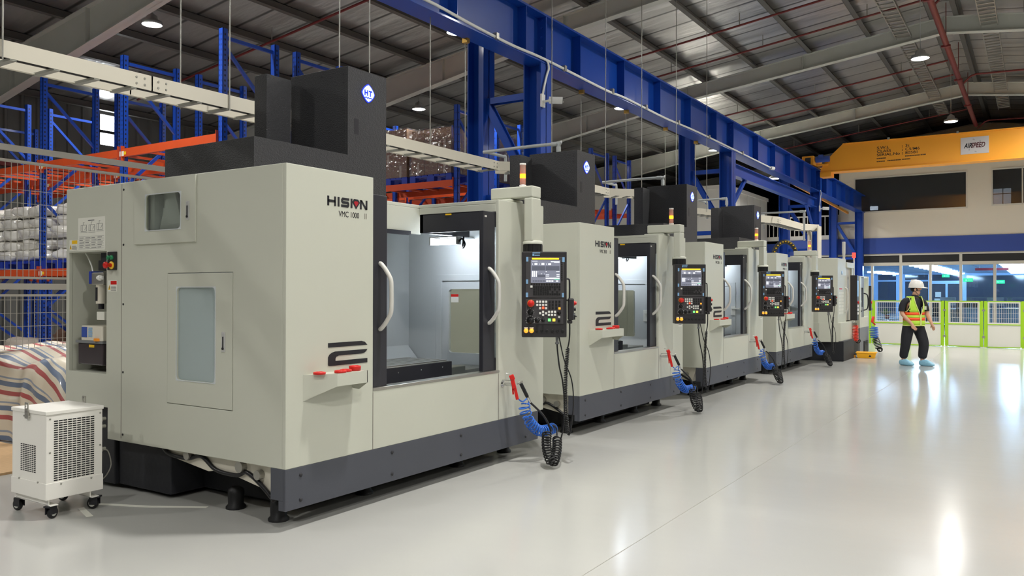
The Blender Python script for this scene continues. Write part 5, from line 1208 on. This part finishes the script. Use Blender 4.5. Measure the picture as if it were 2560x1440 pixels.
simple('low_table','low white table under the potted plant in the office','table',[('table_top','deskw',[(-.6,.6,-.35,.35,.28,.32)]),('leg','deskw',[(-.55,-.5,-.3,.3,0,.28)]),('leg','deskw',[(.5,.55,-.3,.3,0,.28)])],(-5.4,38.2,0))
simple('printer','white office printer behind the fence, right of the walking man','printer',[('body','deskw',[(-.35,.35,-.3,.3,.5,.95)]),('stand','grey',[(-.33,.33,-.28,.28,0,.5)]),('paper_tray','grey',[(-.3,.3,-.36,-.3,.62,.68)])],(-4.3,39,0))
for i,(x,lab) in enumerate(((-3.55,'black office chair behind the mesh, left one'),(-2.6,'black office chair behind the mesh, middle one'),(-1.95,'black office chair behind the mesh, right one'))):
    simple('office_chair',lab,'chair',[('backrest','black',[(-.25,.25,.2,.27,.5,1.1)]),('seat','black',[(-.25,.25,-.25,.25,.42,.5)]),('pedestal','black',[(-.03,.03,-.03,.03,.05,.42),(-.28,.28,-.03,.03,0,.05),(-.03,.03,-.28,.28,0,.05)])],(x,39.3+.1*i,0),.3*i)
simple('desk','white office desk behind the chairs','desk',[('desk_top','deskw',[(-1.8,1.8,-.4,.4,.7,.74)]),('modesty_panel','deskw',[(-1.75,1.75,-.35,-.32,.1,.7)]),('leg','grey',[(-1.75,-1.7,-.35,.35,0,.7)]),('leg','grey',[(1.7,1.75,-.35,.35,0,.7)])],(-2.6,40.4,0))
for x,lab in ((-3.3,'white monitor on the office desk, left one'),(-1.5,'white monitor on the office desk, right one')):
    simple('monitor',lab,'monitor',[('display','deskw',[(-.3,.3,-.03,.03,.15,.5)]),('stand','grey',[(-.03,.03,-.03,.03,0,.2),(-.12,.12,-.1,.1,0,.015)])],(x,40.3,.742))
# white block and mezzanine left of the office
a=MB(); a.box(-16,-10.05,30.7,36.3,0,5.45); a.box(-16.05,-10.0,30.65,36.35,5.45,5.6); struct(a.build('wall_inner_block',M['fenceW']))
a=MB(); y=31.6
while y<36: a.box(-10.05,-10.044,y,y+.012,0,5.45); y+=.9
struct(a.build('trim_7',M['wire']))
a=MB(); a.box(-11.5,-7.05,OY+.2,45,3.05,3.6); struct(a.build('trim_8',M['offblue']))
a=MB(); a.box(-11.5,-7.05,44.9,45,3.6,9); struct(a.build('wall_mezzanine',M['dark']))
t=thing('mezzanine_railing','white railing on the blue mezzanine left of the office','railing',(-9.3,OY+.1,3.7)); a=MB(); a.box(-2.2,2.2,-.025,.025,1.0,1.06); a.box(-2.2,2.2,-.03,.03,.02,.2); a.build('rail',M['fenceW'],t)
for i in range(25): a=MB(); a.box(-2.2+i*.182,-2.2+i*.182+.035,-.012,.012,.2,1.0); a.build('baluster',M['fenceW'],t)
t=thing('cable_chain','black cable chain with yellow pins arching above the fifth machine roof','cable chain',(-4.7,18.4,2.165)); ex=Vector((.839,.544,0)); q=lambda th: ex*(.27*math.cos(th))+Vector((0,0,.40*math.sin(th)))
a=MB(); a.tube([q(PI*k/14) for k in range(15)],.05,6); c=a.build('chain',M['black'],t)
for k in range(1,14): a=MB(); v=q(PI*k/14)+Vector((.544,-.839,0))*.05; a.box(v.x-.012,v.x+.012,v.y-.012,v.y+.012,v.z-.012,v.z+.012); a.build('chain_pin',M['yellow'],c)
# ------------------------------------------------------------------ walking man
def skinmesh(name,verts,edges,rad,mat,parent,root=0,sub=2):
    me=bpy.data.meshes.new(name); me.from_pydata(verts,edges,[]); o=bpy.data.objects.new(name,me); col.objects.link(o)
    m=o.modifiers.new('skin','SKIN'); m.use_smooth_shade=True
    for i,sv in enumerate(me.skin_vertices[0].data):
        r=rad[i]; sv.radius=(r,r) if not isinstance(r,tuple) else r; sv.use_root=(i==root)
    s=o.modifiers.new('sub','SUBSURF'); s.levels=sub; s.render_levels=sub
    dg=bpy.context.evaluated_depsgraph_get(); dg.update()
    m2=bpy.data.meshes.new_from_object(o.evaluated_get(dg)); m2.name=name
    bpy.data.objects.remove(o); m2.materials.clear(); m2.materials.append(mat)
    for p in m2.polygons: p.use_smooth=True
    q=bpy.data.objects.new(name,m2); col.objects.link(q); q.parent=parent; return q
man=thing('person','person in white hard hat, lime safety vest and black clothes walking to the right','person',(-2.05,17.72,0))
V=[];E=[];R=[]
def vx(p,r,par=None):
    V.append(p); R.append(r)
    if par is not None: E.append((par,len(V)-1))
    return len(V)-1
pel=vx((0,0,.82),.11); sp=vx((0,0,1.0),.105,pel); ch=vx((.01,0,1.2),.115,sp); nb=vx((.02,-.005,1.33),.07,ch); nk=vx((.035,-.008,1.385),.05,nb)
jw=vx((.06,-.012,1.435),.056,nk); hd=vx((.06,-.012,1.51),.083,jw); tp=vx((.05,-.010,1.575),.07,hd)
ns=vx((.148,-.022,1.49),.011,hd); cn=vx((.115,-.02,1.415),.022,jw)
def limb(chain,par):
    for p,r in chain: par=vx(p,r,par)
    return par
def hand(w,d,side,th):
    # palm then four fingers of unequal length and a thumb from its side
    d=Vector(d).normalized(); s=Vector(side).normalized(); p=Vector(V[w])
    pm=vx(tuple(p+d*.05),(.030,.022),w)
    for k,(o,L) in enumerate(((-.027,.058),(-.009,.068),(.009,.063),(.026,.05))):
        a=p+d*.085+s*o; b=a+d*L*.5+Vector(th)*.010; c=b+d*L*.4+Vector(th)*.03
        i=vx(tuple(a),.010,pm); j=vx(tuple(b),.009,i); vx(tuple(c),.0075,j)
    a=p+d*.035-s*.03; i=vx(tuple(a),.012,pm); j=vx(tuple(a+d*.03-s*.018+Vector(th)*.015),.0105,i); vx(tuple(a+d*.055-s*.02+Vector(th)*.03),.009,j)
ra=limb((((-.13,-.13,1.285),.035),((-.185,-.165,1.15),.046),((-.18,-.18,1.02),.042),((-.09,-.23,.92),.038),((.0,-.25,.83),.027)),ch)
hand(ra,(.45,-.05,-.75),(.5,.5,.3),(.3,.3,.0))
la=limb((((.13,.11,1.285),.035),((.20,.11,1.15),.046),((.235,.10,1.02),.042),((.28,.05,.92),.038),((.325,.0,.835),.027)),ch)
hand(la,(.3,-.1,-.85),(.6,-.5,.2),(-.2,-.2,.0))
rl=limb((((-.085,-.06,.76),.085),((-.125,-.08,.43),.06),((-.175,-.04,.1),.042),((-.12,-.07,.05),.04),((-.03,-.12,.04),.032)),pel)
ll_=limb((((.085,.06,.76),.085),((.185,.045,.44),.06),((.15,.04,.1),.042),((.22,.0,.05),.04),((.33,-.055,.04),.032)),pel)
body=skinmesh('body',V,E,R,M['skin'],man)
def sub(name,pts,rad,mat,edges=None,par=man): return skinmesh(name,pts,edges or [(i,i+1) for i in range(len(pts)-1)],rad,mat,par)
tr=sub('trousers',[(0,0,.84),(-.085,-.06,.74),(-.12,-.082,.5),(-.13,-.08,.40),(-.165,-.05,.22),(-.175,-.04,.125),(.085,.06,.74),(.16,.055,.52),(.185,.045,.42),(.16,.04,.22),(.15,.04,.125)],[.14,.122,.104,.096,.086,.076,.122,.106,.1,.09,.08],M['cloth'],[(0,1),(1,2),(2,3),(3,4),(4,5),(0,6),(6,7),(7,8),(8,9),(9,10)])
sh=sub('polo_shirt',[(0,0,.76),(0,0,.95),(.01,0,1.2),(.018,-.004,1.30),(.03,-.007,1.365),(-.085,-.085,1.275),(.09,.08,1.275)],[.142,.135,.14,.1,.064,.08,.08],M['cloth'],[(0,1),(1,2),(2,3),(3,4),(2,5),(2,6)])
for pts in ([(-.03,-.04,1.255),(-.11,-.105,1.275),(-.155,-.145,1.23),(-.18,-.165,1.15),(-.187,-.174,1.07)],[(.03,.03,1.255),(.11,.09,1.275),(.165,.105,1.23),(.2,.108,1.15),(.215,.106,1.07)]):
    Q=smooth_path(pts,5); a=MB(); a.tube(Q,[.066-.006*k/(len(Q)-1) for k in range(len(Q))],14); a.build('sleeve',M['cloth'],sh)
# vest: shell round the torso, open in front, with armholes
fa=math.radians(-40); zs=[.79,.84,.89,.945,.995,1.05,1.10,1.16,1.22,1.28,1.33,1.365]; na=40
def vp(z,ang,ex=0):
    t=max(0,(z-1.2)/.165); A=.205-.085*t; B=.165-.035*t
    if z<.95: A+=.008;B+=.008
    x=(B+ex)*math.cos(ang); y=(A+ex)*math.sin(ang); return (x*math.cos(fa)-y*math.sin(fa)+.01,x*math.sin(fa)+y*math.cos(fa),z)
vb=MB(); hi=MB(); pi_=MB()
for i in range(len(zs)-1):
    z0,z1=zs[i],zs[i+1]; zc=(z0+z1)/2
    gz=lambda z: math.radians(3 if z<1.0 else 3+(z-1.0)*115)
    g0,g1=gz(z0),gz(z1)
    for k in range(na):
        a0,a1=[g0+(2*PI-2*g0)*q/na for q in (k,k+1)]; b0,b1=[g1+(2*PI-2*g1)*q/na for q in (k,k+1)]; am=math.degrees((a0+a1+b0+b1)/4)
        if zc>1.06 and zc<1.34 and (abs(am-90)<30 or abs(am-270)<30): continue
        band=i in (2,4); mb=hi if band else vb
        mb.add([vp(z0,a0),vp(z0,a1),vp(z1,b1),vp(z1,b0)],[(0,1,2,3)],0,True)
for s in (1,-1):
    pts=[vp(z,s*math.radians(3 if z<1.0 else 3+(z-1.0)*115),.006) for z in zs]; pi_.tube(pts,.008,6)
pts=[vp(zs[0]-.0,math.radians(3+354*k/24),.004) for k in range(25)]; pi_.tube(pts,.007,6)
for c in (90,270):
    pi_.tube([vp(1.2+.14*math.sin(t*PI/8),math.radians(c+32*math.cos(t*PI/8)),.006) for t in range(-8,9)],.007,6)
ve=vb.build('safety_vest',M['hivis'],man,merge=True); m=ve.modifiers.new('thick','SOLIDIFY'); m.thickness=.005; m.offset=0
hb=hi.build('orange_band',M['hior'],ve,merge=True); m=hb.modifiers.new('thick','SOLIDIFY'); m.thickness=.006; m.offset=0
pi_.build('vest_piping',M['piping'],ve)
a=MB(); p=vp(1.13,math.radians(24),.012); q=vp(1.13,math.radians(50),.012); a.bar(((p[0]+q[0])/2,(p[1]+q[1])/2-.0,1.10),((p[0]+q[0])/2,(p[1]+q[1])/2,1.17),.07,.006,up=(q[0]-p[0],q[1]-p[1],0)); a.build('id_badge',M['label'],ve)
# head gear and face
a=MB(); hc=(.055,-.012)
prof=[(.122,1.535),(.124,1.55),(.118,1.60),(.10,1.645),(.07,1.672),(.03,1.685),(.0001,1.688)]
a.lathe(prof,(0,0,0),28); a.v=[(p[0]*1.12+hc[0],p[1]*.92+hc[1],p[2]) for p in a.v]
br=[]; n=32
for k in range(n):
    t=2*PI*k/n; c,s_=math.cos(t),math.sin(t); e=.012+.06*max(0,c)**2
    br.append((hc[0]+(.134+e)*c,hc[1]+(.112+.01)*s_,1.533-.012*max(0,c)))
a.add([(p[0],p[1],p[2]+.008) for p in br]+br+[(hc[0]+.13*math.cos(2*PI*k/n),hc[1]+.108*math.sin(2*PI*k/n),1.548) for k in range(n)],[(k,(k+1)%n,n+(k+1)%n,n+k) for k in range(n)]+[(k,(k+1)%n,2*n+(k+1)%n,2*n+k) for k in range(n)]+[list(range(n,2*n))],0,True)
hh=a.build('hard_hat',M['helmet'],man)
a=MB(); a.prism([(-.06,1.60),(.13,1.60),(.12,1.66),(.05,1.70),(-.04,1.69)],'y',-.022,-.002); a.build('crown_ridge',M['helmet'],hh,bevel=.006)
a=MB(); a.tube(smooth_path([(.03,-.1,1.535),(.05,-.088,1.46),(.085,-.06,1.405),(.105,-.02,1.392),(.085,.03,1.41),(.05,.07,1.47),(.03,.085,1.535)],5),.005,6); a.build('chin_strap',M['black'],hh)
a=MB(); a.ell((.035,-.011,1.505),.088,.083,.06,18,10); a.build('hair',M['hair'],man)
for s in (-1,1):
    a=MB(); a.ell((.045,-.012+s*.086,1.495),.02,.011,.03,10,8); a.build('ear',M['skin'],man)
    a=MB(); a.ell((.130,-.016+s*.032,1.505),.005,.009,.005,10,6); a.build('eye',M['ink'],man)
a=MB(); a.ell((.128,-.018,1.447),.008,.024,.006,10,6); a.build('mouth',P('lips',(150,92,84),.5),man)
a=MB(); a.lathe([(.068,1.345),(.062,1.395),(.058,1.395)],(.03,-.007,0),18); a.build('collar',M['cloth'],man)
for c,yaw,n_ in (((-.115,-.075),-.5,1),((.235,-.005),-.45,1)):
    a=MB(); a.ell((0,0,.055),.155,.062,.07,22,12,0,.8)
    a.v=[(p[0],p[1],max(.003,p[2]*(1.0 if p[0]<.0 else 1-.5*p[0]/.155)+.006*noise.noise(Vector(p)*40))) for p in a.v]
    o=a.build('shoe_cover',M['shoecov'],man); o.location=(c[0],c[1],0); o.rotation_euler=(0,0,yaw)
# ------------------------------------------------------------------ camera, world, view
cd=bpy.data.cameras.new('camera'); co=bpy.data.objects.new('camera',cd); col.objects.link(co)
yaw,pit,rol=.5749,.005188,.001835
F=Vector((-math.sin(yaw)*math.cos(pit),math.cos(yaw)*math.cos(pit),math.sin(pit))); Rr=Vector((math.cos(yaw),math.sin(yaw),0)); U=Rr.cross(F)
R2=Rr*math.cos(rol)+U*math.sin(rol); U2=U*math.cos(rol)-Rr*math.sin(rol)
mw=Matrix((R2,U2,-F)).transposed().to_4x4(); mw.translation=(0,0,1.43); co.matrix_world=mw
cd.sensor_width=36; cd.lens=2026.5/2560*36; cd.clip_end=200; cd.clip_start=.05
sc.camera=co
w=bpy.data.worlds.new('world'); sc.world=w; w.use_nodes=True; w.node_tree.nodes['Background'].inputs[0].default_value=(.5,.5,.5,1); w.node_tree.nodes['Background'].inputs[1].default_value=0
sc.view_settings.view_transform='Standard'; sc.view_settings.look='None'; sc.view_settings.gamma=1; sc.view_settings.use_curve_mapping=False
sc.view_settings.exposure=3.52
